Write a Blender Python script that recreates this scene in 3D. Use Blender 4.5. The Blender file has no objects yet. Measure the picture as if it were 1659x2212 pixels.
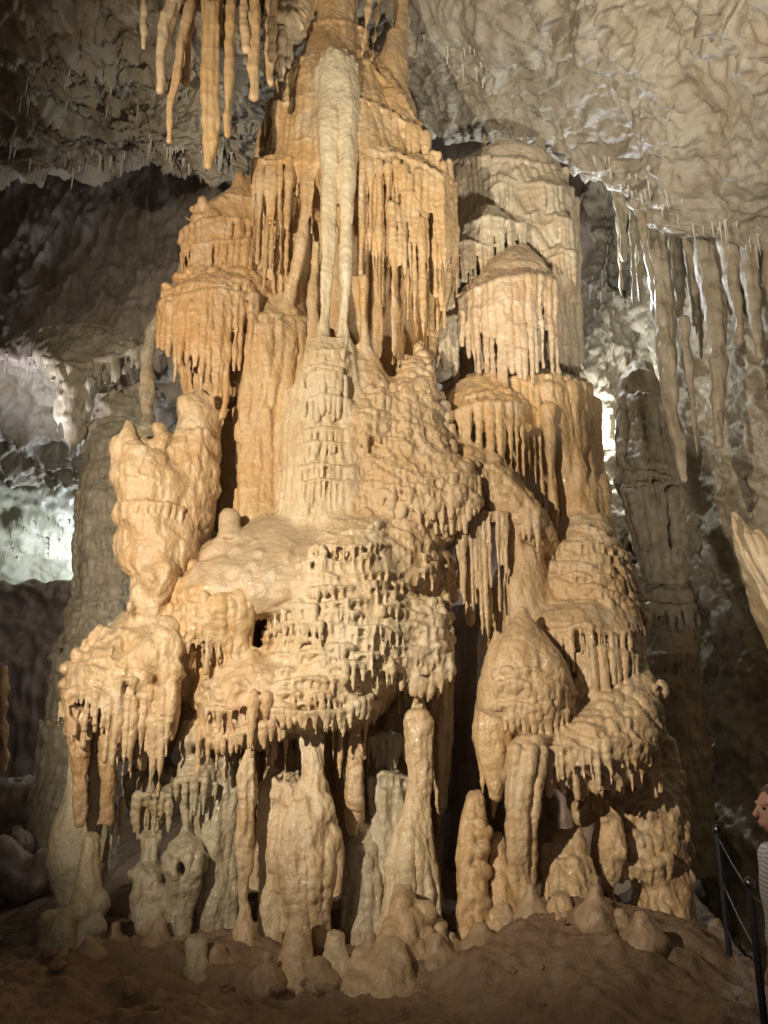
import bpy, math, random
import numpy as np
from mathutils import Vector, Matrix
# ------------------------------------------------------------------ camera
SC = bpy.context.scene
F, CX, CY = 1609.0, 829.5, 1106.0          # focal length and centre in photo units (1659 x 2212)
PITCH = math.radians(14.0)
CAM = np.array([0.0, 0.0, 1.6])
cd = bpy.data.cameras.new('camera'); cam = bpy.data.objects.new('camera', cd)
SC.collection.objects.link(cam)
cam.location = CAM; cam.rotation_euler = (math.pi/2 + PITCH, 0, 0)
cd.sensor_fit = 'VERTICAL'; cd.sensor_height = 24.0
cd.lens = 24.0 * F / 2212.0
cd.clip_end = 300; cd.clip_start = 0.05
SC.camera = cam
# ------------------------------------------------------------------ light
wd = bpy.data.worlds.new('World'); SC.world = wd; wd.use_nodes = True
bg = wd.node_tree.nodes['Background']
bg.inputs[0].default_value = (0.50, 0.40, 0.62, 1); bg.inputs[1].default_value = 0.007
SC.view_settings.view_transform = 'Standard'; SC.view_settings.look = 'None'
SC.view_settings.exposure = 0.0; SC.view_settings.gamma = 1.0
SC.cycles.max_bounces = 5; SC.cycles.diffuse_bounces = 2; SC.cycles.glossy_bounces = 2
SC.cycles.use_adaptive_sampling = True
cP, sP = math.cos(PITCH), math.sin(PITCH)
def rays(px, py):
    px = np.asarray(px, float); py = np.asarray(py, float)
    r = (px - CX)/F; u = (CY - py)/F
    return np.stack([r + 0*u, cP - u*sP + 0*r, sP + u*cP + 0*r], -1)
def W(px, py, Y):                            # a point of the place, at distance Y in front of the camera
    d = rays(px, py); return CAM + d*(np.asarray(Y, float)/d[..., 1])[..., None]
def mpp(P):                                  # metres per photo unit at P
    v = np.asarray(P) - CAM; return (v[..., 1]*cP + v[..., 2]*sP)/F
def lamp(kind, name, loc, energy, col, size=0.1, target=None, spot=60, blend=0.5):
    l = bpy.data.lights.new(name, kind); o = bpy.data.objects.new(name, l); SC.collection.objects.link(o)
    o.location = loc; l.energy = energy; l.color = col
    l.shadow_soft_size = size
    if kind == 'SPOT': l.spot_size = math.radians(spot); l.spot_blend = blend
    if target is not None:
        o.rotation_euler = (Vector(target) - Vector(loc)).to_track_quat('-Z', 'Y').to_euler()
    return o
WARM = (1.0, 0.83, 0.62); COLD = (0.86, 0.93, 1.0)
lamp('SPOT', 'path_flood_lamp', (-3.5, 0.9, 3.8), 2150, (1, .88, .71), .06, (0.3, 7.5, 4.7), 95, .65)
lamp('POINT', 'fill_light', (-0.6, 0.0, 1.6), 60, (1, .86, .76), .5)  # added fill beside the camera, lifts the floor and lower columns; no fixture
lamp('POINT', 'chamber_lamp', tuple(W(205, 1400, 17.6)), 700, COLD, .08)
lamp('POINT', 'pillar_rim_lamp', tuple(W(235, 1190, 12.0)), 40, COLD, .04)
lamp('POINT', 'niche_lamp', tuple(W(1272, 925, 13.0)), 260, COLD, .05)
lamp('POINT', 'lip_lamp', tuple(W(1232, 620, 10.5)), 200, COLD, .04)
lamp('SPOT', 'ceiling_lamp', (1.4, 3.2, 1.8), 1800, (1, .94, .85), .12, (1.6, 8.0, 9.8), 62, 1.0)
lamp('SPOT', 'side_wall_fill', (3.3, 4.6, 1.0), 380, (1, .90, .80), .15, tuple(W(1500, 880, 10.5)), 56, 1.0)  # added weak fill to brighten the right wall and banded pillar; no fixture
lamp('POINT', 'side_niche_lamp', tuple(W(1700, 1130, 10.2)), 60, COLD, .05)
lamp('POINT', 'left_path_lamp', tuple(W(60, 1790, 13)), 6, COLD, .05)
lamp('SPOT', 'left_wall_lamp', tuple(W(-80, 1060, 9.8)), 520, (.88, .88, 1), .15, tuple(W(160, 700, 11.5)), 90, .9)

# ------------------------------------------------------------------ noise
def _hash(i, j, k, s):
    h = (i.astype(np.int64)*374761393 + j.astype(np.int64)*668265263 + k.astype(np.int64)*2147483647 + s*1274126177) & 0xffffffff
    h = ((h ^ (h >> 13))*1274126177) & 0xffffffff
    h = (h ^ (h >> 16)) & 0xffffff
    return h.astype(np.float32)/float(0xffffff)
ROT = np.array(Matrix.Rotation(0.7, 3, 'X') @ Matrix.Rotation(0.9, 3, 'Z') @ Matrix.Rotation(0.5, 3, 'Y'), dtype=np.float32)
def vnoise(P, seed=0, turn=True):
    """value noise in [-1, 1], on a turned lattice"""
    P = np.asarray(P, np.float32)@ROT; i = np.floor(P); f = P - i; f = f*f*f*(f*(f*6 - 15) + 10)
    i = i.astype(np.int64); r = 0
    for a in (0, 1):
        wa = f[:, 0] if a else 1 - f[:, 0]
        for b in (0, 1):
            wb = f[:, 1] if b else 1 - f[:, 1]
            for c in (0, 1):
                wc = f[:, 2] if c else 1 - f[:, 2]
                r = r + _hash(i[:, 0]+a, i[:, 1]+b, i[:, 2]+c, seed)*wa*wb*wc
    return r*2 - 1
def fbm(P, octs=3, seed=0, gain=0.5):
    r = 0; a = 1.0; P = np.asarray(P, np.float32)
    for o in range(octs):
        r = r + a*vnoise(P*(2.03**o) + 17.3*o, seed + o); a *= gain
    return r
# ------------------------------------------------------------------ signed distance sculpting
VOX = 0.010
def smin(a, b, k):
    h = np.maximum(k - np.abs(a - b), 0)/k
    return np.minimum(a, b) - h*h*k*0.25
class Cone:
    def __init__(s, a, b, ra, rb, k, sy=1.0):
        s.a = np.array(a, float); s.b = np.array(b, float); s.ra, s.rb, s.k, s.sy = ra, rb, k, sy
        r = max(ra, rb); e = np.array([r, r*sy, r])
        s.lo = np.minimum(s.a, s.b) - e; s.hi = np.maximum(s.a, s.b) + e
    def d(s, x, y, z):
        a, b = s.a, s.b; q = 1.0/s.sy
        vx, vy, vz = b[0]-a[0], (b[1]-a[1])*q, b[2]-a[2]
        L = vx*vx + vy*vy + vz*vz + 1e-12
        dx, dy, dz = x - a[0], (y - a[1])*q, z - a[2]
        t = np.clip((dx*vx + dy*vy + dz*vz)/L, 0, 1)
        ex, ey, ez = dx - t*vx, dy - t*vy, dz - t*vz
        return np.sqrt(ex*ex + ey*ey + ez*ez) - (s.ra + (s.rb - s.ra)*t)
class Ell:
    def __init__(s, c, r, k):
        s.c = np.array(c, float); s.r = np.array(r, float); s.k = k; s.lo = s.c - s.r; s.hi = s.c + s.r
    def d(s, x, y, z):
        q = np.sqrt(((x - s.c[0])/s.r[0])**2 + ((y - s.c[1])/s.r[1])**2 + ((z - s.c[2])/s.r[2])**2)
        return (q - 1)*s.r.min()
class Loft:
    """upright body through elliptical sections: rows (z, cx, cy, w, h)"""
    def __init__(s, rows, k):
        R = np.array(sorted([list(map(float, r)) for r in rows])); s.R = R; s.k = k
        s.lo = np.array([(R[:, 1]-R[:, 3]).min(), (R[:, 2]-R[:, 4]).min(), R[0, 0]-0.03])
        s.hi = np.array([(R[:, 1]+R[:, 3]).max(), (R[:, 2]+R[:, 4]).max(), R[-1, 0]+0.03])
    def d(s, x, y, z):
        R = s.R; zz = z[0, 0, :] if z.ndim == 3 else z
        zc = np.clip(zz, R[0, 0], R[-1, 0])
        cx, cy, ww, hh = (np.interp(zc, R[:, 0], R[:, i]) for i in (1, 2, 3, 4))
        q = np.sqrt(((x - cx)/ww)**2 + ((y - cy)/hh)**2)
        d = (q - 1)*np.minimum(ww, hh)
        return np.maximum(d, np.maximum(zz - R[-1, 0], R[0, 0] - zz))
class Body:
    def __init__(s, seed=0):
        s.p = []; s.bulk = []; s.cut = []; s.rng = random.Random(seed); s.seed = seed
    # -- shapes given by where they are seen, and their distance
    def loft(s, rows, k=0.06, bulk=True):
        """rows (py, xl, xr, Yfront[, halfdepth])"""
        R = []
        if rows[-1][0] >= 1960:                # feet run on below the floor
            q = rows[-1]; rows = list(rows) + [(q[0]+22, q[1]-7, q[2]+7, q[3]-.03), (q[0]+48, q[1]-24, q[2]+24, q[3]-.07), (q[0]+100, q[1]-60, q[2]+60, q[3]-.1)]
        for r in rows:
            py, xl, xr, Yf = r[:4]
            wpx = (xr - xl)/2
            m = mpp(W((xl+xr)/2, py, Yf)); hw = max(wpx*m, 0.004)
            h = r[4] if len(r) > 4 else min(hw*0.85, 0.8)
            Yc = Yf + h
            a, b = W(xl, py, Yc*0.6 + Yf*0.4), W(xr, py, Yc*0.6 + Yf*0.4); z = W((xl+xr)/2, py, Yf)[2]
            R.append((z, (a[0]+b[0])/2, Yc, max((b[0]-a[0])/2, 0.003), max(h, 0.003)))
        o = Loft(R, k); s.p.append(o)
        if bulk: s.bulk.append(o)
        return o
    def ell(s, px, py, Y, rx, ry, rd=None, k=0.05, bulk=True):
        """centre seen at px,py; radii rx, ry in photo units, rd in metres; Y is the front"""
        m = mpp(W(px, py, Y)); rd = rd if rd else rx*m
        o = Ell(W(px, py, Y) + np.array([0, rd, 0]), (rx*m, rd, ry*m), k); s.p.append(o)
        if bulk: s.bulk.append(o)
        return o
    def cone(s, a, b, ra, rb, k=0.02, sy=1.0, bulk=False):
        o = Cone(a, b, ra, rb, k, sy); s.p.append(o)
        if bulk: s.bulk.append(o)
    def trace(s, px, py, Y0=4.5, Y1=14.0, step=0.035, default=None, bulk=None):
        """distance Y at which the line of sight through px,py first meets the bulk; nan if it misses"""
        px = np.atleast_1d(np.asarray(px, float)); py = np.atleast_1d(np.asarray(py, float)) + 0*px
        bl = s.bulk if bulk is None else bulk
        lo = min(b.lo[1] for b in bl) - 0.05; hi = max(b.hi[1] for b in bl) + 0.05
        Ys = np.arange(max(lo, Y0), min(hi, Y1), step)
        P = W(px[:, None], py[:, None], Ys[None, :])
        x, y, z = P[..., 0].ravel(), P[..., 1].ravel(), P[..., 2].ravel()
        d = np.full(x.shape, 9.0)
        for b in bl: d = np.minimum(d, b.d(x, y, z))
        d = d.reshape(len(px), -1)
        neg = d < 0; hit = neg.any(1); i = neg.argmax(1)
        i0 = np.maximum(i-1, 0); r = np.arange(len(px))
        da, db = d[r, i0], d[r, i]; t = np.where(i > 0, da/np.maximum(da-db, 1e-9), 0)
        Y = Ys[i0] + t*step
        j = d.argmin(1); near = d[r, j] < 0.07
        Y = np.where(hit, Y, np.where(near, Ys[j], np.nan))
        if default is not None: Y = np.where(np.isnan(Y), default, Y)
        return Y
    def drip(s, px, py0, py1, r0, r1=1.0, Y=None, out=0.02, lean=0.0, k=0.012, wob=0.08, n=4, sink=0.5, sy=1.0):
        """a tapering stalactite hanging plumb from (px,py0) to the height seen at py1; r in photo units"""
        if Y is None:
            Y = s.trace(px, py0)[0]
            if np.isnan(Y): return None
            Y = Y - out
        a = W(px, py0, Y); m = float(mpp(a)); z1 = W(px, py1, Y)[2]
        if z1 >= a[2] - 0.005: return None
        P = []; Rr = []
        ph = s.rng.random()*6
        for i in range(n+1):
            t = i/n
            wx = s.rng.uniform(-1, 1)*wob*r0*m*(0.2 + t)*0.5
            P.append((a[0] + wx + lean*m*t, a[1] + r0*m*sink + s.rng.uniform(-1, 1)*wob*r0*m*0.4, a[2] + (z1-a[2])*t))
            r = (r0*(1-t)**0.9 + r1*(1 - (1-t)**0.9))*m
            r *= 1 + wob*0.5*math.sin(ph + t*9)
            Rr.append(max(r, 0.0035))
        for i in range(n): s.p.append(Cone(P[i], P[i+1], Rr[i], Rr[i+1], k, sy))
        return Y
    def path(s, pts, r, k=0.03, out=0.0, Y=None, sy=1.0, step=None):
        """a tube along photo points on the surface; r a number or a list, in photo units"""
        pts = [tuple(p) for p in pts]; rr = r if hasattr(r, '__len__') else [r]*len(pts)
        px = np.array([p[0] for p in pts], float); py = np.array([p[1] for p in pts], float)
        if len(pts[0]) > 2: Ys = np.array([p[2] for p in pts], float)
        elif Y is not None: Ys = np.full(len(pts), float(Y))
        else: Ys = s.trace(px, py) - out
        for i in range(len(pts)-1):
            if np.isnan(Ys[i]) or np.isnan(Ys[i+1]) or abs(Ys[i]-Ys[i+1]) > 0.45: continue
            a, b = W(px[i], py[i], Ys[i]), W(px[i+1], py[i+1], Ys[i+1])
            s.p.append(Cone(a, b, rr[i]*mpp(a), rr[i+1]*mpp(b), k, sy))
    def curtain(s, lip, ends, sp=14, r0=7, r1=1.2, out=0.03, k=0.013, jit=0.35, lip_r=None, Y=None, lean=0, skip=0.0, var=0.38, wob=0.08, sy=1.0):
        """a fringe of fused stalactites: lip and ends are polylines (px,py); ends may be a length"""
        out = out*1.35; sp = sp*1.1; r0 = r0*.92
        lx = np.array([p[0] for p in lip], float); ly = np.array([p[1] for p in lip], float)
        n = max(2, int(abs(lx[-1]-lx[0])/sp) + 1)
        t = (np.arange(n) + 0.5)/n
        X = lx[0] + (lx[-1]-lx[0])*t + np.array([s.rng.uniform(-jit, jit) for _ in range(n)])*sp
        o = np.argsort(lx); Yl = np.interp(X, lx[o], ly[o])
        if hasattr(ends, '__len__'):
            ex = np.array([p[0] for p in ends], float); ey = np.array([p[1] for p in ends], float); oo = np.argsort(ex)
            E = np.interp(X, ex[oo], ey[oo])
        else: E = Yl + ends
        D = s.trace(X, Yl) - out if Y is None else np.full(n, float(Y))
        D2 = D.copy()
        for i in range(n):                    # smooth the lip in depth
            a, b = max(0, i-1), min(n, i+2); v = D[a:b]; v = v[~np.isnan(v)]
            if len(v) and not np.isnan(D[i]): D2[i] = v.mean()
        if lip_r is None: lip_r = r0*0.9
        if lip_r > 0:
            for i in range(n-1):
                if np.isnan(D2[i]) or np.isnan(D2[i+1]) or abs(D2[i]-D2[i+1]) > 0.3: continue
                a, b = W(X[i], Yl[i], D2[i]), W(X[i+1], Yl[i+1], D2[i+1]); rr = lip_r*mpp(a)
                up = np.array([0, rr*0.8, 0])
                s.p.append(Cone(a+up, b+up, rr, rr, k, 1.3))
        for i in range(n):
            if np.isnan(D2[i]) or s.rng.random() < skip: continue
            f = 1 + s.rng.uniform(-var, var)
            L = (E[i]-Yl[i])*(1 + s.rng.uniform(-1.2*var, var*0.8))
            s.drip(X[i], Yl[i], Yl[i]+L, r0*f, r1*f, Y=D2[i], lean=lean, k=k, wob=wob, sy=sy)
    def flutes(s, rows, n, r, k=0.016, out=0.0, var=0.3, segs=8, sy=1.0, wave=0.0):
        """organ-pipe ribs running down the surface; rows (py, xl, xr)"""
        R = sorted(rows); py = np.array([q[0] for q in R], float); xl = np.array([q[1] for q in R], float); xr = np.array([q[2] for q in R], float)
        for i in range(n):
            t = (i + 0.5 + s.rng.uniform(-0.3, 0.3))/n
            a = py[0] + s.rng.uniform(0, 0.06)*(py[-1]-py[0]); b = py[-1]
            yy = np.linspace(a, b, segs)
            xx = np.interp(yy, py, xl) + t*(np.interp(yy, py, xr) - np.interp(yy, py, xl)) + np.array([s.rng.uniform(-1, 1)*wave for _ in yy])
            f = r*(1 + s.rng.uniform(-var, var))
            s.path(list(zip(xx, yy)), [f*(1 + s.rng.uniform(-0.2, 0.2)) for _ in yy], k, out, sy=sy)
    def micro(s, poly, row=27, sp=12, L=26, r0=6, r1=2.0, arc=0.0003, cx=None, out=0.03, k=0.009, slope=0.0, keep=0.85, lip_r=None, warp=8, jit=0.45):
        """rows of little scalloped ledges with drips between them, inside a polygon"""
        P = np.array(poly, float); x0, x1 = P[:, 0].min(), P[:, 0].max(); y0, y1 = P[:, 1].min(), P[:, 1].max()
        cx = (x0+x1)/2 if cx is None else cx
        out = out*1.05; sp = sp*1.06; L = L*1.05; k = k*1.7
        def inside(x, y):
            c = False; n = len(P)
            for i in range(n):
                xa, ya = P[i]; xb, yb = P[(i+1) % n]
                if (ya > y) != (yb > y) and x < (xb-xa)*(y-ya)/(yb-ya) + xa: c = not c
            return c
        H = []
        yy = y0 - abs(arc)*((x1-x0)**2) - abs(slope)*(x1-x0)
        ri = 0
        while yy < y1 + abs(slope)*(x1-x0):
            off = s.rng.uniform(0, sp); x = x0 + off; seg = s.rng.randint(3, 9); dy = s.rng.uniform(-.3, .3)*row; cur = []
            ph = s.rng.random()*6
            while x < x1:
                seg -= 1
                if seg <= 0:
                    seg = s.rng.randint(3, 10); dy = s.rng.uniform(-.35, .35)*row
                    if cur: H.append(cur); cur = []
                    if s.rng.random() > keep: x += sp*s.rng.uniform(1, 3)
                y = yy + arc*(x-cx)**2 + slope*(x-cx) + dy + warp*math.sin(x*0.021 + ph)
                if inside(x, y): cur.append((x, y))
                elif cur: H.append(cur); cur = []
                x += sp*s.rng.uniform(1-jit, 1+jit)
            if cur: H.append(cur)
            yy += row*s.rng.uniform(0.8, 1.2); ri += 1
        flat = [p for h in H for p in h]
        if not flat: return
        D = s.trace([p[0] for p in flat], [p[1] for p in flat]); q = 0
        for h in H:
            d = D[q:q+len(h)]; q += len(h)
            ob = out*s.rng.uniform(0.7, 1.5); mm = max(len(h)-1, 1)
            h = [(x, y + row*.32*(2*i/mm - 1)**2) for i, (x, y) in enumerate(h)]
            for i, (x, y) in enumerate(h):
                if np.isnan(d[i]): continue
                oo = ob*(1.15 - .8*(2*i/mm - 1)**2)
                lr = (lip_r or r0*0.9)*s.rng.uniform(0.7, 1.3)
                if i+1 < len(h) and not np.isnan(d[i+1]) and abs(d[i]-d[i+1]) < 0.2:
                    a, b = W(x, y, d[i]-oo*.7), W(h[i+1][0], h[i+1][1], d[i+1]-oo*.7)
                    s.p.append(Cone(a + [0, lr*mpp(a)*.6, 0], b + [0, lr*mpp(b)*.6, 0], lr*mpp(a), lr*mpp(b), k, 1.5))
                f = s.rng.uniform(0.55, 1.4)
                s.drip(x, y, y + L*s.rng.choice((.35, .6, .9, 1.2, 1.5, 2.0)), r0*f, r1*f, Y=d[i]-oo, k=k, n=2, wob=.2)
    def knobs(s, poly, n, r, k=0.03, out=0.0, var=0.5, sz=1.0):
        P = np.array(poly, float); x0, x1 = P[:, 0].min(), P[:, 0].max(); y0, y1 = P[:, 1].min(), P[:, 1].max()
        pts = []; g = 0
        while len(pts) < n and g < n*20:
            g += 1; x = s.rng.uniform(x0, x1); y = s.rng.uniform(y0, y1); c = False; m = len(P)
            for i in range(m):
                xa, ya = P[i]; xb, yb = P[(i+1) % m]
                if (ya > y) != (yb > y) and x < (xb-xa)*(y-ya)/(yb-ya) + xa: c = not c
            if c: pts.append((x, y))
        D = s.trace([p[0] for p in pts], [p[1] for p in pts])
        for (x, y), d in zip(pts, D):
            if np.isnan(d): continue
            a = W(x, y, d - out); m = mpp(a); q = r*m*(1 + s.rng.uniform(-var, var))
            s.p.append(Ell(a + [0, q*.5, 0], (q, q*1.1, q*sz*s.rng.uniform(.8, 1.3)), k))
    def carve(s, px, py, Y, rx, ry, rd, k=0.05):
        m = mpp(W(px, py, Y)); s.cut.append(Ell(W(px, py, Y) + np.array([0, rd, 0]), (rx*m, rd, ry*m), k))
    def build(s, name, mat, parent=None, vox=None, lump=(0.025, 2.5), fine=(0.008, 14), ripple=(0.006, 30, 3), smooth=1, label=None, joint=None):
        h = vox or VOX
        if joint is not False and vox is None and not DONE:
            me = bpy.data.meshes.new(name); ob = bpy.data.objects.new(name, me); SC.collection.objects.link(ob)
            if parent: ob.parent = parent
            if label: ob['label'] = label
            JOINT.append((s, ob, mat, (lump or (0, 1))[0], (fine or (0, 1))[0], (ripple or (0, 1, 1))[0]))
            return ob
        lo = np.min([p.lo for p in s.p], 0) - 3*h; hi = np.max([p.hi for p in s.p], 0) + 3*h
        n = np.ceil((hi - lo)/h).astype(int) + 1
        X = [(lo[i] + h*np.arange(n[i])).astype(np.float32) for i in range(3)]
        g = np.full(tuple(n), 0.3, np.float32)
        def run(p, cut=False):
            pad = max(p.k, 0.02) + 2*h
            i0 = np.clip(np.floor((p.lo - pad - lo)/h).astype(int), 0, n-1); i1 = np.clip(np.ceil((p.hi + pad - lo)/h).astype(int)+1, 1, n)
            sl = tuple(slice(a, b) for a, b in zip(i0, i1))
            x = X[0][sl[0]][:, None, None]; y = X[1][sl[1]][None, :, None]; z = X[2][sl[2]][None, None, :]
            d = p.d(x, y, z).astype(np.float32)
            g[sl] = -smin(-g[sl], d, p.k) if cut else smin(g[sl], d, p.k)
        for p in s.p: run(p)
        for p in s.cut: run(p, True)
        g[0] = g[-1] = 0.3; g[:, 0] = g[:, -1] = 0.3; g[:, :, 0] = g[:, :, -1] = 0.3
        V, Q = surface_nets(g, lo, h)
        del g
        ob = make_mesh(name, V, Q, mat, parent)
        displace(ob, lump, fine, ripple, s.seed, smooth)
        if label: ob['label'] = label
        return ob
JOINT = []; DONE = []
def resolve_joint(h, ymax=8.9):
    """all the fused formations in one field, so that they flow into one another; then cut into their parts"""
    prims = [(p, i, False) for i, j in enumerate(JOINT) for p in j[0].p] + [(p, i, True) for i, j in enumerate(JOINT) for p in j[0].cut]
    lo = np.min([p.lo for p, _, c in prims if not c], 0) - 4*h; hi = np.max([p.hi for p, _, c in prims if not c], 0) + 4*h
    hi[1] = min(hi[1], ymax); n = np.ceil((hi - lo)/h).astype(int) + 1
    X = [(lo[i] + h*np.arange(n[i])).astype(np.float32) for i in range(3)]
    KV = []; VV = []; QQ = []; OO = []
    S = 150; sh = (n[0]-1, n[1]-1, n[2]-1)
    for k0 in range(0, n[2], S):
        a, b = max(k0-1, 0), min(k0+S+1, n[2])
        if b - a < 3: break
        g = np.full((n[0], n[1], b-a), 0.3, np.float32); ow = np.zeros(g.shape, np.uint8)
        for p, i, cut in prims:
            pad = max(p.k, 0.02) + 2*h
            i0 = np.clip(np.floor((p.lo - pad - lo)/h).astype(int), 0, n-1); i1 = np.clip(np.ceil((p.hi + pad - lo)/h).astype(int)+1, 1, n)
            z0, z1 = max(i0[2], a), min(i1[2], b)
            if z1 <= z0 or (i1 <= i0).any(): continue
            sl = (slice(i0[0], i1[0]), slice(i0[1], i1[1]), slice(z0-a, z1-a))
            d = p.d(X[0][i0[0]:i1[0]][:, None, None], X[1][i0[1]:i1[1]][None, :, None], X[2][z0:z1][None, None, :]).astype(np.float32)
            q = g[sl]
            if cut:
                m = ow[sl] == i
                g[sl] = np.where(m, -smin(-q, d, p.k), q)
            else:
                o = ow[sl]; o[d < q] = i; g[sl] = smin(q, d, p.k)
        g[0] = g[-1] = 0.3; g[:, 0] = g[:, -1] = 0.3
        if a == 0: g[:, :, 0] = 0.3
        if b == n[2]: g[:, :, -1] = 0.3
        V, Q, cells = surface_nets(g, np.array([lo[0], lo[1], lo[2] + a*h]), h, True)
        ci, cj, ck = cells
        KV.append(np.ravel_multi_index((ci, cj, ck + a), sh)); VV.append(V); OO.append(ow[ci, cj, ck]); QQ.append(KV[-1][Q])
        del g, ow
    K = np.concatenate(KV); V = np.concatenate(VV); O = np.concatenate(OO); Q = np.concatenate(QQ)
    K, first = np.unique(K, return_index=True); V = V[first]; O = O[first]
    Q = np.searchsorted(K, Q)
    key = np.sort(Q, axis=1); _, f = np.unique(key.astype(np.int64)@np.array([1, 1000003, 998244353, 7777777781], np.int64), return_index=True); Q = Q[f]
    nV = len(V); E = np.concatenate([Q[:, [0, 1]], Q[:, [1, 2]], Q[:, [2, 3]], Q[:, [3, 0]]]); cnt = np.maximum(np.bincount(E[:, 0], minlength=nV) + np.bincount(E[:, 1], minlength=nV), 1)
    def blur(A, times, w=.5):
        for _ in range(times):
            Sx = np.stack([np.bincount(E[:, 0], A[E[:, 1], c], nV) + np.bincount(E[:, 1], A[E[:, 0], c], nV) for c in range(A.shape[1])], 1)/cnt[:, None]
            A = A*(1-w) + w*Sx
        return A
    V = blur(V, 1, .35)
    tab = np.array([list(COL[j[2].name]) + [j[3], j[4], j[5]] for j in JOINT]); A = blur(tab[O], 14, .9)
    def normals(V):
        fn = np.cross(V[Q[:, 2]] - V[Q[:, 0]], V[Q[:, 3]] - V[Q[:, 1]]); N = np.zeros((nV, 3))
        for c in range(3):
            for q in range(4): N[:, c] += np.bincount(Q[:, q], fn[:, c], nV)
        return N/(np.linalg.norm(N, axis=1)[:, None] + 1e-12)
    N = normals(V)
    d = A[:, 9]*fbm(V*np.array([3.4, 3.4, 2.0]), 2, 3) + A[:, 10]*fbm(V*np.array([16, 16, 6.0]), 3, 7) + .0035*fbm(V*24, 2, 29) + A[:, 11]*.7*vnoise(V*np.array([24, 24, 1.6]), 11)
    V = V + N*d[:, None]; N = normals(V)
    fo = O[Q[:, 0]]
    for i, j in enumerate(JOINT):
        qs = Q[fo == i]
        if not len(qs): continue
        u, inv = np.unique(qs, return_inverse=True); inv = inv.reshape(qs.shape)
        me = j[1].data; me.vertices.add(len(u)); me.vertices.foreach_set('co', V[u].astype(np.float32).ravel())
        me.loops.add(inv.size); me.loops.foreach_set('vertex_index', inv.astype(np.int32).ravel())
        me.polygons.add(len(inv)); me.polygons.foreach_set('loop_start', np.arange(0, inv.size, 4, dtype=np.int32))
        me.update(calc_edges=True); me.polygons.foreach_set('use_smooth', np.ones(len(inv), bool))
        for c, nm in enumerate(('tint_a', 'tint_b', 'tint_c')):
            at = me.attributes.new(nm, 'FLOAT_VECTOR', 'POINT'); at.data.foreach_set('vector', A[u, 3*c:3*c+3].astype(np.float32).ravel())
        me.materials.append(M['joint'])
        me.normals_split_custom_set_from_vertices(N[u].astype(np.float32))
def surface_nets(g, lo, h, want_cells=False):
    ins = g < 0; nx, ny, nz = g.shape
    c = np.zeros((nx-1, ny-1, nz-1), np.uint8)
    for a in (0, 1):
        for b in (0, 1):
            for d in (0, 1): c += ins[a:nx-1+a, b:ny-1+b, d:nz-1+d]
    act = np.flatnonzero((c > 0) & (c < 8)); del c
    ci, cj, ck = np.unravel_index(act, (nx-1, ny-1, nz-1))
    cor = {}
    for a in (0, 1):
        for b in (0, 1):
            for d in (0, 1): cor[(a, b, d)] = g[ci+a, cj+b, ck+d].astype(np.float64)
    acc = np.zeros((len(act), 3)); cnt = np.zeros(len(act))
    keys = list(cor)
    for u in keys:
        for ax in range(3):
            if u[ax]: continue
            v = list(u); v[ax] = 1; v = tuple(v)
            A, B = cor[u], cor[v]; m = (A < 0) != (B < 0)
            t = np.where(m, A/np.where(m, A-B, 1), 0)
            for q in range(3): acc[:, q] += np.where(m, (t if q == ax else u[q]), 0)
            cnt += m
    V = np.stack([ci, cj, ck], 1) + acc/cnt[:, None]
    V = lo + V*h
    quads = []
    sh = (nx-1, ny-1, nz-1)
    for ax in range(3):
        A = [slice(None)]*3; B = [slice(None)]*3; A[ax] = slice(0, -1); B[ax] = slice(1, None)
        e = ins[tuple(A)] != ins[tuple(B)]
        i, j, k = np.nonzero(e); I = [i, j, k]
        o1, o2 = (ax+1) % 3, (ax+2) % 3
        ok = (I[o1] > 0) & (I[o2] > 0) & (I[o1] < sh[o1]) & (I[o2] < sh[o2]) & (I[ax] < sh[ax])
        I = [q[ok] for q in I]; flip = ins[tuple(I)]
        def cell(d1, d2):
            J = list(I); J[o1] = J[o1] - d1; J[o2] = J[o2] - d2
            return np.searchsorted(act, np.ravel_multi_index(J, sh))
        q = np.stack([cell(1, 1), cell(0, 1), cell(0, 0), cell(1, 0)], 1)
        q[~flip] = q[~flip][:, ::-1]
        quads.append(q)
    if want_cells: return V, np.concatenate(quads), (ci, cj, ck)
    return V, np.concatenate(quads)
def make_mesh(name, V, Q, mat, parent=None, smooth=True):
    me = bpy.data.meshes.new(name)
    V = np.asarray(V, np.float32); Q = np.asarray(Q, np.int32); nf, ns = Q.shape
    me.vertices.add(len(V)); me.vertices.foreach_set('co', V.ravel())
    me.loops.add(nf*ns); me.loops.foreach_set('vertex_index', Q.ravel())
    me.polygons.add(nf); me.polygons.foreach_set('loop_start', np.arange(0, nf*ns, ns, dtype=np.int32))
    me.update(calc_edges=True)
    if smooth: me.polygons.foreach_set('use_smooth', np.ones(nf, bool))
    me.materials.append(mat)
    ob = bpy.data.objects.new(name, me); SC.collection.objects.link(ob)
    if parent: ob.parent = parent
    return ob
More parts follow.
